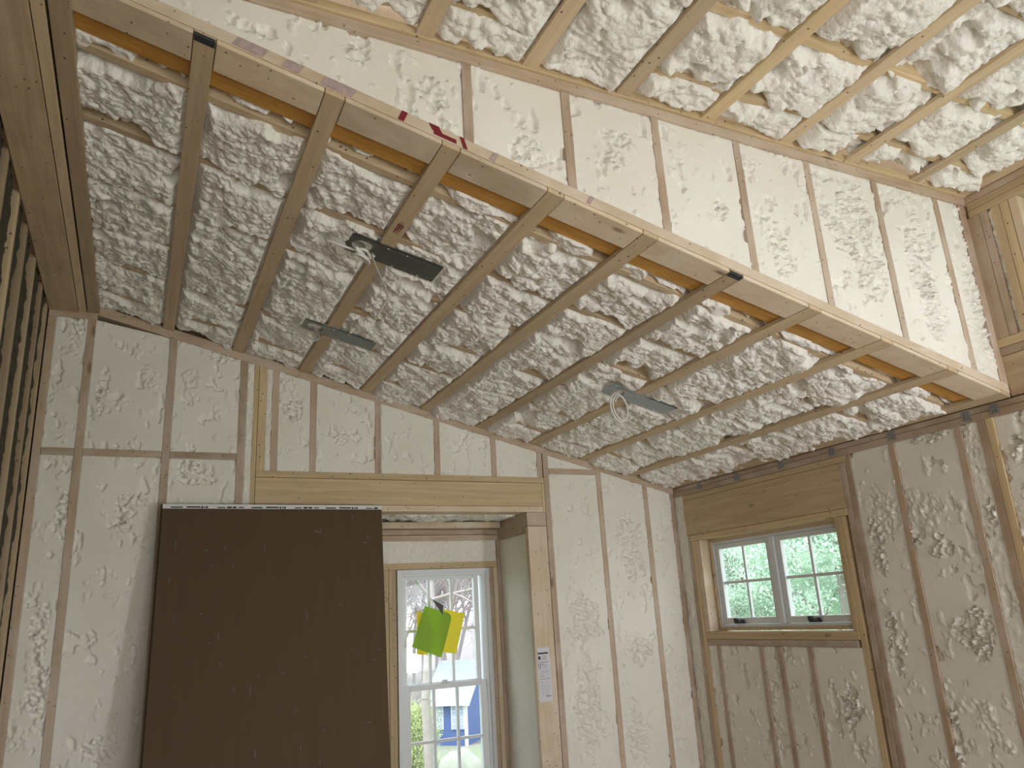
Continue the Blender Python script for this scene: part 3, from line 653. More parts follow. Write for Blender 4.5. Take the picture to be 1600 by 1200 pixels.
gp = [(X0 + .002, X0 + .078, 1.254, 1.2555), (X0 + .002, X0 + .078, 1.229, 1.2305), (X0 + .002, X0 + .078, 1.209, 1.210), (X0 + .004, X0 + .080, 1.104, 1.105)]
for k in range(5): gp.append((X0 + .028, X0 + .060 + .006 * (k % 2), 1.314 + .006 * k, 1.3165 + .006 * k))
for k in range(4): gp.append((X0 + .030, X0 + .070 - .008 * (k % 2), 1.266 + .006 * k, 1.268 + .006 * k))
for k in range(4): gp.append((X0 + .012 + .016 * k, X0 + .019 + .016 * k, 1.238, 1.245))
for k in range(2): gp.append((X0 + .012 + .014 * k, X0 + .019 + .014 * k, 1.214, 1.221))
for k in range(8): gp.append((X0 + .008, X0 + .030, 1.112 + .010 * k, 1.1145 + .010 * k)); gp.append((X0 + .036, X0 + .074, 1.112 + .010 * k, 1.1135 + .010 * k))
prints(gp, M_GREYP, 'grey_print', st, -0.0030, -0.0022)

# ================================================================== BROWN BOARD SHEETS
def leaning(name, x0, x1, th, off, mat, label):
    o = empty(name, (0.5 * (x0 + x1), -0.36, ZF), label, 'drywall sheet', 'leaning brown sheets')
    return o
TILT = 0.1305; L = 2.436
def leanpt(x, s, d):
    # s metres up the sheet from the floor, d metres towards the room
    by = -0.385
    return (x, by + s * math.sin(TILT) - d * math.cos(TILT), ZF + s * math.cos(TILT) - d * math.sin(TILT) + 0.0035)
def leanbox(bm, x0, x1, s0, s1, d0, d1, sk=0.0):
    pts = []
    for s in (s0, s1):
        e = sk * (1 - s / L)
        pts += [leanpt(x0 - e, s, d1), leanpt(x1 - e, s, d1), leanpt(x1 - e, s, d0), leanpt(x0 - e, s, d0)]
    hexa(bm, pts)
SK = 0.022
for k, (dx, d0, d1, lab) in enumerate(((0.0, 0.0155, 0.0285, 'large brown paper-backed drywall sheet leaning in front'), (-0.010, 0.0, 0.0135, 'second drywall sheet leaning right behind the front brown sheet'))):
    o = empty('drywall_sheet', (-2.88, -0.36, ZF), lab, 'drywall sheet', 'drywall sheets leaning on the back wall')
    bm = bmesh.new(); leanbox(bm, -3.490 + dx, -2.272 + dx, 0, L, d0, d1, SK); local(done('board', bm, M_BROWN, None, 0.0015), o)
    if k == 0:
        bm = bmesh.new(); leanbox(bm, -3.4905, -2.2715, L - 0.024, L + 0.0012, -0.004, d1 + 0.0008, SK); tp = local(done('end_tape', bm, M_TAPE, None, 0), o); tp['label'] = 'white printed end tape'
        bm = bmesh.new()
        for a in range(3):
            xx = -3.47 + 0.42 * a
            for (p0, p1, q0, q1) in ((0.02, .08, .008, .013), (.10, .17, .009, .015), (.175, .185, .006, .016), (.19, .196, .006, .016), (.20, .21, .006, .016), (.26, .30, .008, .012), (.31, .335, .007, .015), (.34, .36, .007, .015), (.37, .40, .009, .013)):
                if xx + p1 < -2.28: leanbox(bm, xx + p0, xx + p1, L - .024 + q0 - .004, L - .024 + q1 - .002, d1 + .0008, d1 + .0012)
        p = done('print', bm, M_PRINT, tp); p['label'] = 'small black print'
        M_SCUFF = plain('pale_scuff', (0.22, 0.19, 0.16), 0.8)
        bm = bmesh.new(); rnd = random.Random(3)
        for a in range(46):
            xx = rnd.uniform(-3.45, -2.32); ss = rnd.uniform(0.9, L - 0.05)
            if rnd.random() < 0.6: leanbox(bm, xx, xx + rnd.uniform(.001, .003), ss, ss + rnd.uniform(.008, .05), d1 + .0002, d1 + .0005)
            else: leanbox(bm, xx, xx + rnd.uniform(.006, .02), ss, ss + rnd.uniform(.0015, .004), d1 + .0002, d1 + .0005)
        p = local(done('scuff_marks', bm, M_SCUFF, None), o); p['label'] = 'pale scratches and scuffs on the brown face'

# ================================================================== RIGHT WALL (small window)
def blum(name, y0, y1, z0, z1, mat, label, cat='stud', group='studs of the right wall', x1=0.139, x0=0.0):
    return lumber(name, (x0, x1, y0, y1, z0, z1), W[mat], label, cat, group)
ZT = 2.372
blum('top_plate', -7.0, 0.0, 2.410, 2.438, 'study', 'uppermost plate along the right wall under the ceiling edge board', 'plate', 'right wall top plates')
blum('top_plate', -7.0, 0.0, 2.372, 2.408, 'study', 'lower top plate along the right wall, its seam dotted with metal plates', 'plate', 'right wall top plates', x0=0.001)
blum('header_plate', -1.60, -0.10, 2.334, 2.370, 'cleany', 'thin plate above the plain header of the small window', 'plate', None)
blum('header', -1.552, -0.100, 2.078, 2.332, 'cleany', 'plain deep wooden header over the small window', 'header beam', None)
blum('window_head_plate', -1.552, -0.135, 2.038, 2.076, 'cleany', 'flat plate directly above the small window', 'plate', None, x0=-0.001)
blum('king_stud', -0.146, -0.108, ZF, 2.076, 'studz', 'stud left of the small window, closest to the corner')
blum('king_stud', -0.188, -0.148, ZF, 2.036, 'cleanz', 'second stud left of the small window', x0=0.001)
blum('jack_stud', -0.234, -0.190, 1.416, 2.036, 'palez', 'rounded pale jack stud at the left side of the small window')
blum('sill_plate', -1.490, -0.180, 1.368, 1.414, 'cleany', 'window sill plate below the small window', 'plate', None, x0=-0.002)
blum('sill_plate', -1.470, -0.190, 1.328, 1.366, 'study', 'second plate under the sill of the small window', 'plate', None)
blum('jack_stud', -1.490, -1.452, 1.416, 2.036, 'cleanz', 'jack stud at the right side of the small window')
blum('jack_stud', -1.530, -1.492, ZF, 2.036, 'cleanz', 'second stud right of the small window', x0=0.002)
blum('king_stud', -1.590, -1.554, ZF, 2.332, 'studz', 'tall stud right of the small window header', x0=0.0)
blum('king_stud', -1.632, -1.592, ZF, ZT, 'studz', 'full height stud right of the small window, last of the cluster', x0=0.002)
for k, (a, c) in enumerate(((-0.318, -0.280), (-0.722, -0.686), (-0.885, -0.846), (-1.132, -1.095))):
    blum('cripple_stud', a, c, ZF, 1.327, 'studz', 'cripple stud under the small window, ' + ordw[k] + ' from the left')
RS = [(-1.932, -1.894), (-2.315, -2.277), (-2.440, -2.402), (-2.480, -2.442), (-2.86, -2.82)]
for k, (a, c) in enumerate(RS):
    blum('wall_stud', a, c, ZF, ZT, 'studz' if k != 3 else 'cleanz', 'stud in the right part of the small window wall, ' + ordw[k] + ' after the window cluster')
BP = [(-2.15, 1.41, .09, .14), (-1.35, 1.00, .075, .13), (-1.71, 1.87, .04, .17), (-1.96, 0.96, .03, .17), (-2.36, 1.92, .03, .087), (-1.95, 1.87, .054, .047), (-2.12, 2.35, .13, .02), (-2.08, 1.82, .08, .06), (-1.70, 1.37, .04, .19), (-2.56, 2.21, .03, .08)]
def bfoam(y0, y1, z0, z1, label, rough=0.0, **kw):
    return wall_foam([(0.002, y0, z0), (0.002, y1, z0), (0.002, y1, z1), (0.002, y0, z1)], (-1, 0, 0), label, 'foam bays of the small window wall', BP, uax=1, rough=rough, **kw)
bfoam(-0.108, 0.03, ZF, ZT, 'narrow rough foam strip in the corner of the small window wall', 0.5)
bfoam(-0.280, -0.190, ZF, 1.327, 'narrow foam bay under the left end of the small window', 0.2)
bfoam(-0.686, -0.318, ZF, 1.327, 'wide foam bay under the left half of the small window')
bfoam(-0.846, -0.722, ZF, 1.327, 'narrow foam bay under the middle of the small window')
bfoam(-1.095, -0.885, ZF, 1.327, 'foam bay under the right half of the small window')
bfoam(-1.490, -1.132, ZF, 1.327, 'foam bay under the right end of the small window with a rippled gouge')
bfoam(-1.894, -1.632, ZF, ZT, 'foam bay of the small window wall, first right of the window')
bfoam(-2.277, -1.932, ZF, ZT, 'foam bay of the small window wall, second right of the window')
bfoam(-2.402, -2.315, ZF, ZT, 'narrow rough foam bay between the last close studs on the right', 0.3)
bfoam(-2.82, -2.480, ZF, ZT, 'foam bay at the far right edge of the small window wall')
# metal plates over the top plate seam
for k, y in enumerate((-0.31, -0.70, -1.11, -1.52, -1.93, -2.36, -2.50)):
    bm = bmesh.new()
    for a in range(3):
        box(bm, -0.004, -0.001, y - 0.022, y + 0.022, 2.388 + 0.016 * a, 2.396 + 0.016 * a)
        box(bm, -0.0045, -0.0015, y - 0.020 + 0.016 * a, y - 0.012 + 0.016 * a, 2.386, 2.430)
    tag(done('connector_plate', bm, M_CLIP), 'small grey metal plate on the right wall top plates, ' + ordw[k] + ' from the corner', 'metal plate', 'metal plates on the top plate seam')

# ================================================================== SMALL WINDOW
sw = bpy.data.objects.new('window_2', None); COL.objects.link(sw); sw['kind'] = 'structure'; sw.location = (0.1, -0.85, 1.43)
def frameY(bm, y0, y1, x0, x1, z0, z1, t, tb=None, tt=None):
    tb = tb or t; tt = tt or t
    box(bm, x0, x1, y0, y0 + t, z0, z1); box(bm, x0, x1, y1 - t, y1, z0, z1)
    box(bm, x0, x1, y0 + t, y1 - t, z0, z0 + tb); box(bm, x0, x1, y0 + t, y1 - t, z1 - tt, z1)
bm = bmesh.new(); frameY(bm, -1.448, -0.236, 0.075, 0.10, 1.420, 2.034, 0.020); wp('wood_jamb', bm, W['strapy'], sw)
bm = bmesh.new(); frameY(bm, -1.430, -0.250, 0.088, 0.138, 1.440, 2.014, 0.018); box(bm, 0.080, 0.138, -0.862, -0.822, 1.458, 1.996)
wp('window_frame', bm, M_WHITE, sw)
for (y0, y1) in ((-0.820, -0.270), (-1.412, -0.864)):
    bm = bmesh.new(); frameY(bm, y0, y1, 0.096, 0.130, 1.460, 1.994, 0.044, 0.040, 0.030)
    ym = (y0 + y1) / 2; zm = 1.733
    box(bm, 0.106, 0.124, ym - 0.009, ym + 0.009, 1.50, 1.964)
    box(bm, 0.106, 0.124, y0 + 0.044, ym - 0.009, zm - 0.009, zm + 0.009); box(bm, 0.106, 0.124, ym + 0.009, y1 - 0.044, zm - 0.009, zm + 0.009)
    s = wp('sash', bm, M_WHITE, sw)
    bm = bmesh.new(); box(bm, 0.113, 0.117, y0 + 0.04, y1 - 0.04, 1.496, 1.968); g = done('glass_pane', bm, GLASS, None); g.parent = s
    yk = ym + (0.10 if y0 > -1 else 0.03)
    bm = bmesh.new(); box(bm, 0.078, 0.096, yk - 0.045, yk + 0.045, 1.462, 1.474); box(bm, 0.072, 0.090, yk - 0.045, yk - 0.025, 1.474, 1.490); box(bm, 0.072, 0.090, yk + 0.018, yk + 0.045, 1.474, 1.500)
    box(bm, 0.066, 0.076, yk - 0.02, yk + 0.03, 1.478, 1.486)
    wp('crank_handle', bm, M_BLACK, sw)

# ================================================================== UPPER RIGHT WALL
ZU2 = 3.395
lumber('top_plate', (0.0, 0.139, -7.0, -2.60, 3.435, 3.470), W['study'], 'topmost plate of the upper right wall beside the high ceiling', 'plate', 'upper right plates')
lumber('top_plate', (0.001, 0.139, -7.0, -2.60, 3.395, 3.433), W['cleany'], 'second top plate of the upper right wall', 'plate', 'upper right plates')
lumber('top_plate', (0.0, 0.139, -7.0, -2.60, 3.358, 3.393), W['cleany'], 'lowest top plate of the upper right wall, above the upright studs', 'plate', 'upper right plates')
for k, (a, c, mt, lb_) in enumerate(((-2.650, -2.588, 'studz', 'upper right wall stud in the very corner'), (-2.688, -2.652, 'studz', 'upper right wall stud, second from the corner'),
                            (-2.750, -2.708, 'cleanz', 'upper right wall stud, third from the corner beyond the dark gap'), (-2.792, -2.752, 'cleanz', 'upper right wall stud, fourth from the corner'),
                            (-2.835, -2.795, 'palez', 'bright rounded jamb stud of the upper window opening'))):
    lumber('wall_stud', (0.0, 0.139, a, c, 2.722, 3.357), W[mt], lb_, 'stud', 'studs of the upper right wall')
lumber('sill_plate', (-0.003, 0.139, -4.3, -2.588, 2.680, 2.720), W['cleany'], 'sill plate of the upper right window opening', 'plate')
lumber('sill_plate', (0.0, 0.139, -4.3, -2.588, 2.640, 2.678), W['study'], 'plate under the sill of the upper right window opening', 'plate')
lumber('wall_board', (0.004, 0.139, -4.3, -2.588, 2.445, 2.638), W['dimy'], 'weathered wide board under the upper right window opening', 'board')
wall_foam([(0.010, -2.708, 2.722), (0.010, -2.688, 2.722), (0.010, -2.688, 3.357), (0.010, -2.708, 3.357)], (-1, 0, 0), 'thread of foam in the gap between the upper right studs', None, (), 0.006, uax=1, rough=0.8)
# upper window
uw = bpy.data.objects.new('window_3', None); COL.objects.link(uw); uw['kind'] = 'structure'; uw.location = (0.1, -3.5, 2.72)
bm = bmesh.new(); frameY(bm, -4.28, -2.86, 0.085, 0.138, 2.722, 3.356, 0.05); box(bm, 0.09, 0.13, -3.6, -3.54, 2.77, 3.31); wf3 = wp('window_frame', bm, M_WHITE, uw)
bm = bmesh.new(); box(bm, 0.108, 0.112, -4.24, -2.90, 2.765, 3.315); g = done('glass_pane', bm, GLASS, None); g.parent = wf3

# ================================================================== LAMP BRACKETS ON THE LOW CEILING
def bracket(x0, x1, yc, wid, mat, label, drop, loopside):
    o = empty('lamp_mounting_plate', ((x0 + x1) / 2, yc, zc((x0 + x1) / 2)), label, 'metal bracket', 'metal lamp brackets on the low ceiling')
    tl = 0.06 * 0
    bm = bmesh.new(); N = 28
    # plate outline with a round hole near its left end, built as strips in (u,v) and laid on the slope
    ang = math.atan(-T); cu = Vector((math.cos(ang), 0, math.sin(ang))); cv = Vector((0, 1, 0)); cn = Vector((-math.sin(ang), 0, math.cos(ang)))
    base = Vector((x0, yc, zc(x0) - 0.006)); Lp = (x1 - x0) / math.cos(ang)
    def P_(u, v, w_): return base + cu * u + cv * v + cn * w_
    hw = wid / 2; R_ = wid * 0.33; hx = 0.085
    outer = []; inner = []
    sq = [(hx + hw, hw), (0.028, hw), (0.0, hw * 0.55), (0.02, 0.1 * hw), (0.0, -hw * 0.6), (0.03, -hw), (hx + hw, -hw)]
    for i in range(N):
        a = 2 * math.pi * i / N; dx, dy = math.cos(a), math.sin(a)
        # ray to a bounding rectangle around the hole
        t_ = min(((hx + hw) - hx) / dx if dx > 1e-6 else 9, (hx - 0.004 - 0.014 * math.sin(3 * a) ** 2) / -dx if dx < -1e-6 else 9, hw / abs(dy) if abs(dy) > 1e-6 else 9)
        outer.append((hx + dx * t_, dy * t_)); inner.append((hx + dx * R_, dy * R_))
    for w0, w1, flip in ((0.0, 0.0022, 0),):
        vo0 = [bm.verts.new(P_(u, v, w0)) for u, v in outer]; vi0 = [bm.verts.new(P_(u, v, w0)) for u, v in inner]
        vo1 = [bm.verts.new(P_(u, v, w1)) for u, v in outer]; vi1 = [bm.verts.new(P_(u, v, w1)) for u, v in inner]
        for i in range(N):
            j = (i + 1) % N
            bm.faces.new((vo0[i], vo0[j], vi0[j], vi0[i])); bm.faces.new((vo1[j], vo1[i], vi1[i], vi1[j]))
            bm.faces.new((vo0[j], vo0[i], vo1[i], vo1[j])); bm.faces.new((vi0[i], vi0[j], vi1[j], vi1[i]))
    def pb(u0, u1, v0, v1, w0, w1):
        hexa(bm, [P_(u0, v0, w0), P_(u1, v0, w0), P_(u1, v1, w0), P_(u0, v1, w0), P_(u0, v0, w1), P_(u1, v0, w1), P_(u1, v1, w1), P_(u0, v1, w1)])
    pb(hx + hw - 0.001, Lp, -hw, hw, 0.0, 0.0022)
    plate = local(done('plate', bm, mat), o)
    bm = bmesh.new()
    pb(0.03, Lp, hw - 0.002, hw, 0.0, 0.012); pb(0.03, Lp, -hw, -hw + 0.002, 0.0, 0.012); pb(Lp - 0.002, Lp, -hw + .002, hw - .002, 0.0, 0.010)
    pb(0.16, Lp - .02, hw * 0.72, hw * 0.78, -0.0016, 0.0); pb(0.16, Lp - .02, -hw * 0.78, -hw * 0.72, -0.0016, 0.0)
    local(done('rim', bm, mat), o)
    for uu, vv in ((Lp * 0.55, hw * 0.86), (Lp * 0.62, -hw * 0.86), (Lp * 0.83, hw * 0.86), (Lp * 0.42, -hw * 0.86)):
        bm = bmesh.new(); bmesh.ops.create_cone(bm, cap_ends=True, segments=10, radius1=0.004, radius2=0.003, depth=0.003, matrix=Matrix.Translation(P_(uu, vv, -0.0025)))
        local(done('screw', bm, M_CABLE), o)
    return P_
P1 = bracket(-2.905, -2.490, -1.758, 0.152, M_GALV, 'dark grey perforated lamp bracket, the large upper one with a knotted cable', 0, 0)
P2 = bracket(-2.905, -2.500, -0.762, 0.128, M_GALV2, 'green-grey perforated lamp bracket, the lower left one', 0, 0)
P3 = bracket(-1.345, -0.912, -1.250, 0.128, M_GALV3, 'light blue-grey perforated lamp bracket on the right with a coiled cable', 0, 0)
# knotted cable at first bracket
r_ = random.Random(5)
kc = empty('cable', P1(0.09, 0, -0.02), 'pale cable knotted through the large upper lamp bracket with a bent hanging tail', 'cable')
pts = []
for i in range(26):
    a = i * 0.9; pts.append(P1(0.095 + 0.042 * math.cos(a) + 0.01 * r_.uniform(-1, 1), 0.0 + 0.040 * math.sin(a * 1.13), -0.012 - 0.020 * (0.5 + 0.5 * math.sin(a * 0.7)) - 0.0012 * i))
local(tube('cable_knot', pts, 0.0062, M_CABLE), kc)
q = P1(0.125, -0.03, -0.03)
local(tube('cable_tail', [q, q + Vector((0.0, -0.01, -0.04)), q + Vector((.03, -0.01, -0.10)), q + Vector((.055, -0.01, -0.165)), q + Vector((.065, -0.01, -0.195)), q + Vector((.062, -0.01, -0.205)), q + Vector((.04, -0.01, -0.245)), q + Vector((.015, -0.01, -0.29))], 0.0042, M_CABLE2), kc)
local(tube('cable_stub', [P1(0.10, 0.01, -0.02), P1(0.04, 0.0, -0.035), P1(-0.02, -0.01, -0.03), P1(-0.06, 0.02, -0.022)], 0.0055, M_CABLE), kc)
kc = empty('cable', P2(0.09, 0, -0.02), 'short grey cable end poking from the lower left lamp bracket', 'cable')
local(tube('cable_loop', [P2(0.08, 0.02, 0.01), P2(0.10, 0.0, -0.03), P2(0.115, -0.02, -0.07), P2(0.10, -0.03, -0.09), P2(0.05, -0.04, -0.075), P2(-0.03, -0.05, -0.05), P2(-0.05, -0.05, -0.045)], 0.0048, M_CABLE2), kc)
local(tube('cable_loop', [P2(0.09, 0.02, 0.01), P2(0.13, 0.0, -0.04), P2(0.12, -0.03, -0.10), P2(0.05, -0.05, -0.09), P2(-0.04, -0.07, -0.07)], 0.0045, M_CABLE2), kc)
kc = empty('cable', P3(0.09, 0, -0.02), 'white cable hanging in a round coil below the light right lamp bracket', 'cable')
pts = []
c0 = P3(0.085, -0.05, -0.105)
for i in range(34):
    a = math.pi / 2 + i * 2 * math.pi / 15; R_ = 0.084 - 0.0006 * i
    pts.append(c0 + Vector((R_ * math.cos(a) * 0.95 + 0.004 * (i // 15), 0.03 * math.cos(a) - 0.006 * (i // 15), R_ * math.sin(a))))
pts = [P3(0.09, 0.01, 0.012), P3(0.09, 0.0, -0.008)] + pts
local(tube('cable_coil', pts, 0.0045, M_CABLE), kc)

# ================================================================== OUTSIDE
M_GRASS, n_, l_, b_g = newmat('lawn_and_brush'); b_g.inputs['Roughness'].default_value = 0.95
tc_ = n_.new('ShaderNodeTexCoord'); sx_ = n_.new('ShaderNodeSeparateXYZ'); l_.new(tc_.outputs['Object'], sx_.inputs[0])
nz_ = n_.new('ShaderNodeTexNoise'); nz_.inputs['Scale'].default_value = 0.35; nz_.inputs['Detail'].default_value = 8; l_.new(tc_.outputs['Object'], nz_.inputs['Vector'])
ma_ = n_.new('ShaderNodeMath'); ma_.operation = 'MULTIPLY_ADD'; ma_.inputs[1].default_value = 16; l_.new(nz_.outputs[0], ma_.inputs[0]); l_.new(sx_.outputs[1], ma_.inputs[2])
mr_ = n_.new('ShaderNodeMapRange'); mr_.inputs[1].default_value = 40; mr_.inputs[2].default_value = 52; l_.new(ma_.outputs[0], mr_.inputs[0])
gx_ = n_.new('ShaderNodeMixRGB'); gx_.inputs[1].default_value = (0.19, 0.26, 0.14, 1); gx_.inputs[2].default_value = (0.25, 0.23, 0.235, 1)
l_.new(mr_.outputs[0], gx_.inputs[0]); l_.new(gx_.outputs[0], b_g.inputs['Base Color'])
M_BARK = plain('pale_bark', (0.33, 0.28, 0.28), 0.9, var=0.25, scale=6)
M_TWIG = plain('grey_twigs', (0.34, 0.32, 0.34), 0.9)
M_SIDING = None
def siding():
    m, n, l, b = newmat('blue_clapboard'); b.inputs['Roughness'].default_value = 0.6
    tc = n.new('ShaderNodeTexCoord'); wv = n.new('ShaderNodeTexWave'); wv.bands_direction = 'Z'; wv.wave_profile = 'SAW'; wv.inputs['Scale'].default_value = 2.4
    l.new(tc.outputs['Object'], wv.inputs['Vector']); b.inputs['Base Color'].default_value = (0.085, 0.15, 0.37, 1)
    bp = n.new('ShaderNodeBump'); bp.inputs['Strength'].default_value = 0.8; bp.inputs['Distance'].default_value = 0.03
    l.new(wv.outputs[0], bp.inputs['Height']); l.new(bp.outputs[0], b.inputs['Normal']); return m
M_SIDING = siding()
M_ROOF = plain('grey_blue_shingles', (0.30, 0.34, 0.42), 0.8, var=0.15, scale=3)
M_TRIM = plain('white_trim_paint', (0.75, 0.76, 0.78), 0.5)
# ground terrain: drops away behind the house
xx, yy = np.meshgrid(np.linspace(-60, 90, 90), np.linspace(0.75, 140, 90))
def ground(x, y):
    z = -2.6 - 2.6 * sstep(5, 36, y) + 0.05 * y * 0 + 5.5 * sstep(52, 120, y + 0.25 * np.abs(x - 15)) + 0.8 * (fbm(x * 0.05 + 9, y * 0.05, 5, 3) - 0.5)
    return z
P = np.stack([xx, yy, ground(xx, yy)], -1)
g = grid_object('lawn', P, (0, 0, -1), M_GRASS); tag(g, kind='structure'); g.name = 'ground'
gs, _, _ = quadgrid([(0.3, -60, -2.6), (60, -60, -2.6), (60, 0.75, -2.6), (0.3, 0.75, -2.6)], 3.0)
g = grid_object('lawn_side', gs, (0, 0, -1), M_GRASS); tag(g, kind='structure'); g.name = 'ground_side'
# blue house
hs = empty('house', (13.4, 38, -5.2), 'dark blue clapboard house with white trim seen through the tall window', 'house')
C = Vector((13.40, 38.0, -5.4)); d1 = Vector((-0.93, 0.37, 0)).normalized(); d2 = Vector((0.60, 0.80, 0)).normalized()
d1 = Vector((-0.75, 0.66, 0)).normalized(); d2 = Vector((0.66, 0.75, 0)).normalized()
EH = 2.65; LW = 2.25; GW = 5.0; RH = 1.75
def hp(a, c, z): return C + d1 * a + d2 * c + Vector((0, 0, z))
bm = bmesh.new()
vv = [bm.verts.new(p) for p in (hp(0, 0, -1), hp(LW, 0, -1), hp(LW, GW, -1), hp(0, GW, -1), hp(0, 0, EH), hp(LW, 0, EH), hp(LW, GW, EH), hp(0, GW, EH), hp(0, GW / 2, EH + RH), hp(LW, GW / 2, EH + RH))]
for f in ((0, 1, 5, 4), (1, 2, 6, 9, 5), (2, 3, 7, 6), (3, 0, 4, 8, 7), (0, 3, 2, 1), (4, 5, 9, 8), (7, 8, 9, 6)): bm.faces.new([vv[i] for i in f])
local(done('wall', bm, M_SIDING), hs)
bm = bmesh.new()
def slab(a0, a1, side):
    c0, z0, c1, z1 = (-0.25, EH - 0.19, GW / 2, EH + RH + 0.02) if side == 0 else (GW + 0.25, EH - 0.19, GW / 2, EH + RH + 0.02)
    lo = [hp(a0, c0, z0), hp(a1, c0, z0), hp(a1, c1, z1), hp(a0, c1, z1)]
    hexa(bm, lo + [p + Vector((0, 0, 0.14)) for p in lo])
slab(-0.2, LW + 0.2, 0); slab(-0.2, LW + 0.2, 1)
local(done('roof', bm, M_ROOF), hs)
bm = bmesh.new()
lo = [hp(-0.26, -0.27, EH - 0.36), hp(-0.20, -0.27, EH - 0.36), hp(-0.20, GW / 2, EH + RH - 0.12), hp(-0.26, GW / 2, EH + RH - 0.12)]
hexa(bm, lo + [p + Vector((0, 0, 0.30)) for p in lo])
lo = [hp(-0.2, -0.30, EH - 0.32), hp(LW + .2, -0.30, EH - 0.32), hp(LW + .2, -0.24, EH - 0.32), hp(-0.2, -0.24, EH - 0.32)]
hexa(bm, lo + [p + Vector((0, 0, 0.25)) for p in lo])
lo = [hp(-0.03, -0.03, -1), hp(0.12, -0.03, -1), hp(0.12, 0.12, -1), hp(-0.03, 0.12, -1)]
hexa(bm, lo + [p + Vector((0, 0, EH + 0.8)) for p in lo])
local(done('white_trim', bm, M_TRIM), hs)
for a in (0.50, 1.72):
    bm = bmesh.new()
    lo = [hp(a - 0.38, -0.06, 1.1), hp(a + 0.38, -0.06, 1.1), hp(a + 0.38, 0.02, 1.1), hp(a - 0.38, 0.02, 1.1)]
    hexa(bm, lo + [p + Vector((0, 0, 1.45)) for p in lo]); wfr = local(done('window', bm, M_TRIM), hs)
    bm = bmesh.new()
    for i in range(2):
        for j in range(4):
            lo = [hp(a - 0.34 + 0.35 * i, -0.075, 1.1 + 0.32 * j), hp(a - 0.34 + 0.35 * i + 0.31, -0.075, 1.1 + 0.32 * j), hp(a - 0.34 + 0.35 * i + 0.31, -0.05, 1.1 + 0.32 * j), hp(a - 0.34 + 0.35 * i, -0.05, 1.1 + 0.32 * j)]
            hexa(bm, lo + [p + Vector((0, 0, 0.28)) for p in lo])
    p = done('pane', bm, plain('house_pane', (0.35, 0.42, 0.55), 0.2)); p.parent = wfr
# pale heap in front of the house
bm = bmesh.new(); bmesh.ops.create_icosphere(bm, subdivisions=4, radius=1.0)
for v in bm.verts:
    v.co = Vector((v.co.x * 1.0, v.co.y * 0.9, max(v.co.z, -0.1) * 0.95)) * (1 + 0.12 * math.sin(v.co.x * 6) * math.cos(v.co.y * 5))
hb = done('boulder', bm, plain('pale_stone', (0.30, 0.32, 0.28), 0.9, var=0.2, scale=3), smooth=True)
hb.location = (9.85, 30.0, -4.95); tag(hb, 'pale rounded boulder on the ground outside the tall window', 'boulder')

def branch_mesh(rnd, base, height, r0, spread, depth, nb, lean=(0, 0)):
    V = []; F = []
    def seg(p, q, ra, rb, k=5):
        d = (q - p).normalized(); a = d.orthogonal().normalized(); b_ = d.cross(a); s = len(V)
        for (c, r) in ((p, ra), (q, rb)):
            for i in range(k): t = 2 * math.pi * i / k; V.append(c + a * (r * math.cos(t)) + b_ * (r * math.sin(t)))
        for i in range(k): j = (i + 1) % k; F.append((s + i, s + j, s + k + j, s + k + i))
    tips = []
    def grow(p, d, ln, r, lev):
        n_ = 4; q = p
        for i in range(n_):
            d = (d + Vector((rnd.gauss(0, .10), rnd.gauss(0, .10), rnd.gauss(0.02, .06)))).normalized()
            nq = q + d * (ln / n_); rr = r * (1 - 0.45 * (i + 1) / n_); seg(q, nq, r * (1 - 0.45 * i / n_), rr, 6 if lev == 0 else 4)
            q = nq
            if lev < depth and (i > 0 or lev > 0):
                for _ in range(nb):
                    nd = (d * 0.6 + Vector((rnd.gauss(0, spread), rnd.gauss(0, spread), rnd.gauss(0.15, spread * 0.6)))).normalized()
                    grow(q, nd, ln * rnd.uniform(.42, .62), rr * rnd.uniform(.4, .6), lev + 1)
        tips.append(q)
    grow(base, Vector((lean[0], lean[1], 1)).normalized(), height, r0, 0)
    return V, F, tips
def mesh_from(name, V, F, mat, parent=None, smooth=True):
    me = bpy.data.meshes.new(name); me.from_pydata([tuple(v) for v in V], [], F); me.update()
    if smooth: me.polygons.foreach_set('use_smooth', [True] * len(me.polygons))
    return link(name, me, mat, parent)
bare = [((5.0, 20.0), 0.16, 12, 'pale bare tree with a thick trunk in front of the blue house', (-0.02, 0)), ((3.4, 24.0), 0.09, 9, 'thin bare tree left of the thick pale trunk', (0.05, 0)),
        ((10.6, 41.0), 0.16, 11, 'bare tree between the trunk and the blue house roof', (-0.05, 0)), ((8.2, 40.0), 0.16, 12, 'distant bare tree behind the lawn at left', (0, 0)),
        ((15.5, 48.0), 0.2, 13, 'tall bare tree rising behind the blue house', (0, 0)), ((13.0, 52.0), 0.2, 14, 'far bare tree left of the house ridge', (0, 0)), ((18.5, 52.0), 0.2, 13, 'far bare tree right of the house ridge', (0, 0)),
        ((10.6, 54.0), 0.2, 14, 'far bare tree at the left edge of the glass', (0, 0))]
for (bx, by), r0, hh, lab, ln in bare:
    rnd = random.Random(int(bx * 10 + by * 7) + 5); gz = float(ground(np.array([bx]), np.array([by]))[0])
    t = empty('bare_tree', (bx, by, gz), lab, 'tree', 'bare trees outside the tall window')
    V, F, tips = branch_mesh(rnd, Vector((bx, by, gz - 0.1)), hh, r0, 0.55, 3, 3 if by > 30 else 2, ln)
    local(mesh_from('trunk_and_branches', V, F, M_BARK), t)
rndw = random.Random(77)
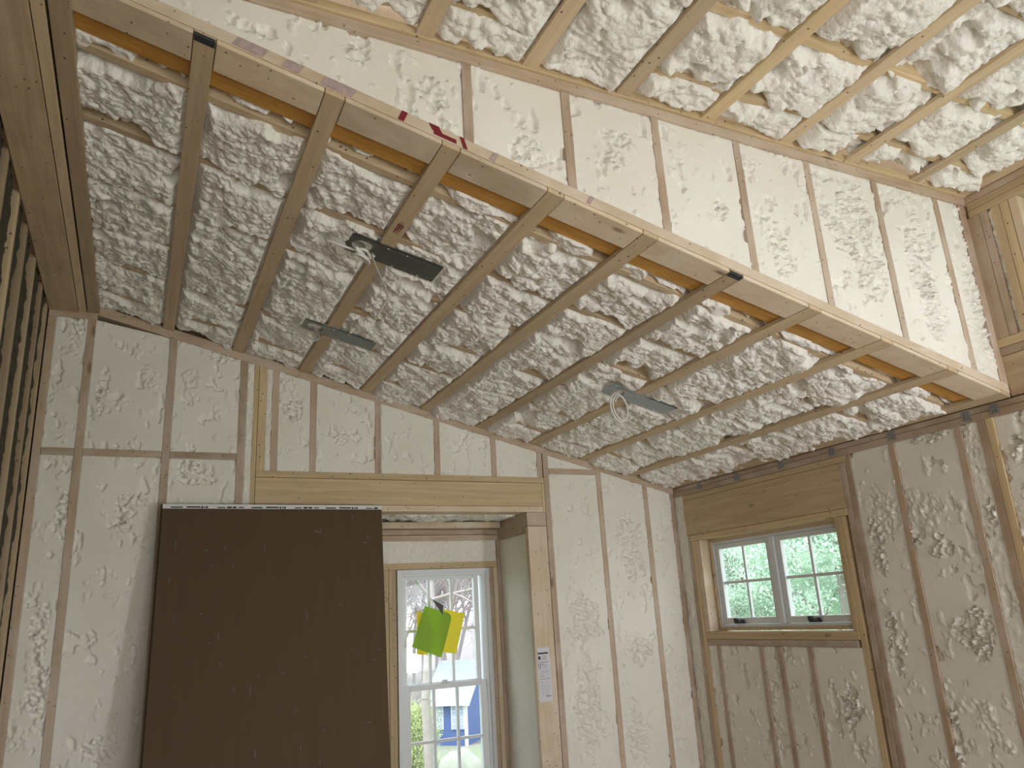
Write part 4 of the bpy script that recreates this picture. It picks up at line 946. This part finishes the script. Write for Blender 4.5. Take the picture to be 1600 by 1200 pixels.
for i in range(16):
    by = rndw.uniform(52, 74); bx = 0.345 * by + rndw.uniform(-5, 5) - 1.5
    gz = float(ground(np.array([bx]), np.array([by]))[0])
    t = empty('bare_tree', (bx, by, gz), 'bare grey tree in the distant wood beyond the lawn', 'tree', 'distant bare wood')
    V, F, tips = branch_mesh(rndw, Vector((bx, by, gz - 0.1)), rndw.uniform(11, 16), 0.16, 0.6, 3, 3, (0, 0))
    local(mesh_from('trunk_and_branches', V, F, M_TWIG), t)
# leafy trees outside the small window
def leaf_mat(name, col):
    m, n, l, b = newmat(name); b.inputs['Base Color'].default_value = (*col, 1); b.inputs['Roughness'].default_value = 0.5
    t_ = n.new('ShaderNodeBsdfTranslucent'); t_.inputs[0].default_value = (*col, 1); mx = n.new('ShaderNodeMixShader'); mx.inputs[0].default_value = 0.45
    l.new(b.outputs[0], mx.inputs[1]); l.new(t_.outputs[0], mx.inputs[2]); l.new(mx.outputs[0], n['Material Output'].inputs[0]); return m
LEAFS = [leaf_mat('spring_shrub_leaf', (0.50, 0.56, 0.30)), leaf_mat('hazed_green_leaf', (0.62, 0.76, 0.66)), leaf_mat('hazed_soft_leaf', (0.64, 0.76, 0.68)), leaf_mat('pale_pink_blossom', (0.72, 0.60, 0.62))]  # pale outdoor haze is painted into both green leaf colours
def leafy(name, bx, by, gz, hh, rad, nleaf, mat, label, seed, zlow=0.35, lsize=0.05):
    rnd = random.Random(seed); t = empty(name, (bx, by, gz), label, 'tree')
    V, F, tips = branch_mesh(rnd, Vector((bx, by, gz)), hh * 0.8, 0.13, 0.55, 2, 3)
    local(mesh_from('trunk_and_branches', V, F, M_BARK), t)
    NR = np.random.RandomState(seed)
    # leaf clusters through the crown volume
    nc = 260; cl = []
    while len(cl) < nc:
        p = NR.uniform(-1, 1, 3)
        if 0.35 < np.linalg.norm(p) < 1: cl.append(p)
    cl = np.array(cl) * [rad, rad, hh * (1 - zlow) / 2] + [bx, by, gz + hh * (1 + zlow) / 2]
    ci = NR.randint(0, nc, nleaf); c = cl[ci] + NR.normal(0, 0.22, (nleaf, 3)) * [1, 1, 0.6]
    a = NR.normal(0, 1, (nleaf, 3)); a /= np.linalg.norm(a, axis=1)[:, None]; b_ = np.cross(a, NR.normal(0, 1, (nleaf, 3))); b_ /= np.linalg.norm(b_, axis=1)[:, None]
    s = NR.uniform(0.6, 1.3, (nleaf, 1)) * lsize
    V = np.stack([c - a * s, c - b_ * s * .45, c + a * s, c + b_ * s * .45], 1).reshape(-1, 3); F = np.arange(nleaf * 4).reshape(-1, 4)
    me = bpy.data.meshes.new('foliage'); me.from_pydata(V.tolist(), [], F.tolist()); me.update()
    local(link('foliage', me, mat), t)
leafy('leafy_tree', 9.6, 7.0, -2.6, 8.6, 2.3, 70000, LEAFS[1], 'leafy green tree filling the right pane of the small window', 11, lsize=0.045)
leafy('leafy_tree', 10.5, 10.9, -2.6, 7.2, 2.1, 60000, LEAFS[2], 'leafy green tree behind the left pane of the small window', 12, lsize=0.045)
leafy('leafy_tree', 14.5, 12.5, -2.6, 9.5, 2.6, 50000, LEAFS[2], 'taller green tree further back outside the small window', 13, lsize=0.06)
leafy('blossom_tree', 15.5, 18.5, -2.6, 8.5, 2.4, 22000, LEAFS[3], 'pale pinkish blossom tree at the upper left of the small window view', 14, lsize=0.06)

def shrub(x, y, r, h, label, seed):
    gz = float(ground(np.array([x]), np.array([y]))[0]); leafy('shrub', x, y, gz - 0.2, h, r, 9000, LEAFS[0], label, seed, zlow=0.05, lsize=0.07)
shrub(8.9, 33.5, 1.0, 3.2, 'yellow-green spring shrub left of the pale trunk', 31)
shrub(9.6, 40.0, 1.3, 3.4, 'yellow-green shrub further back behind the lawn', 32)
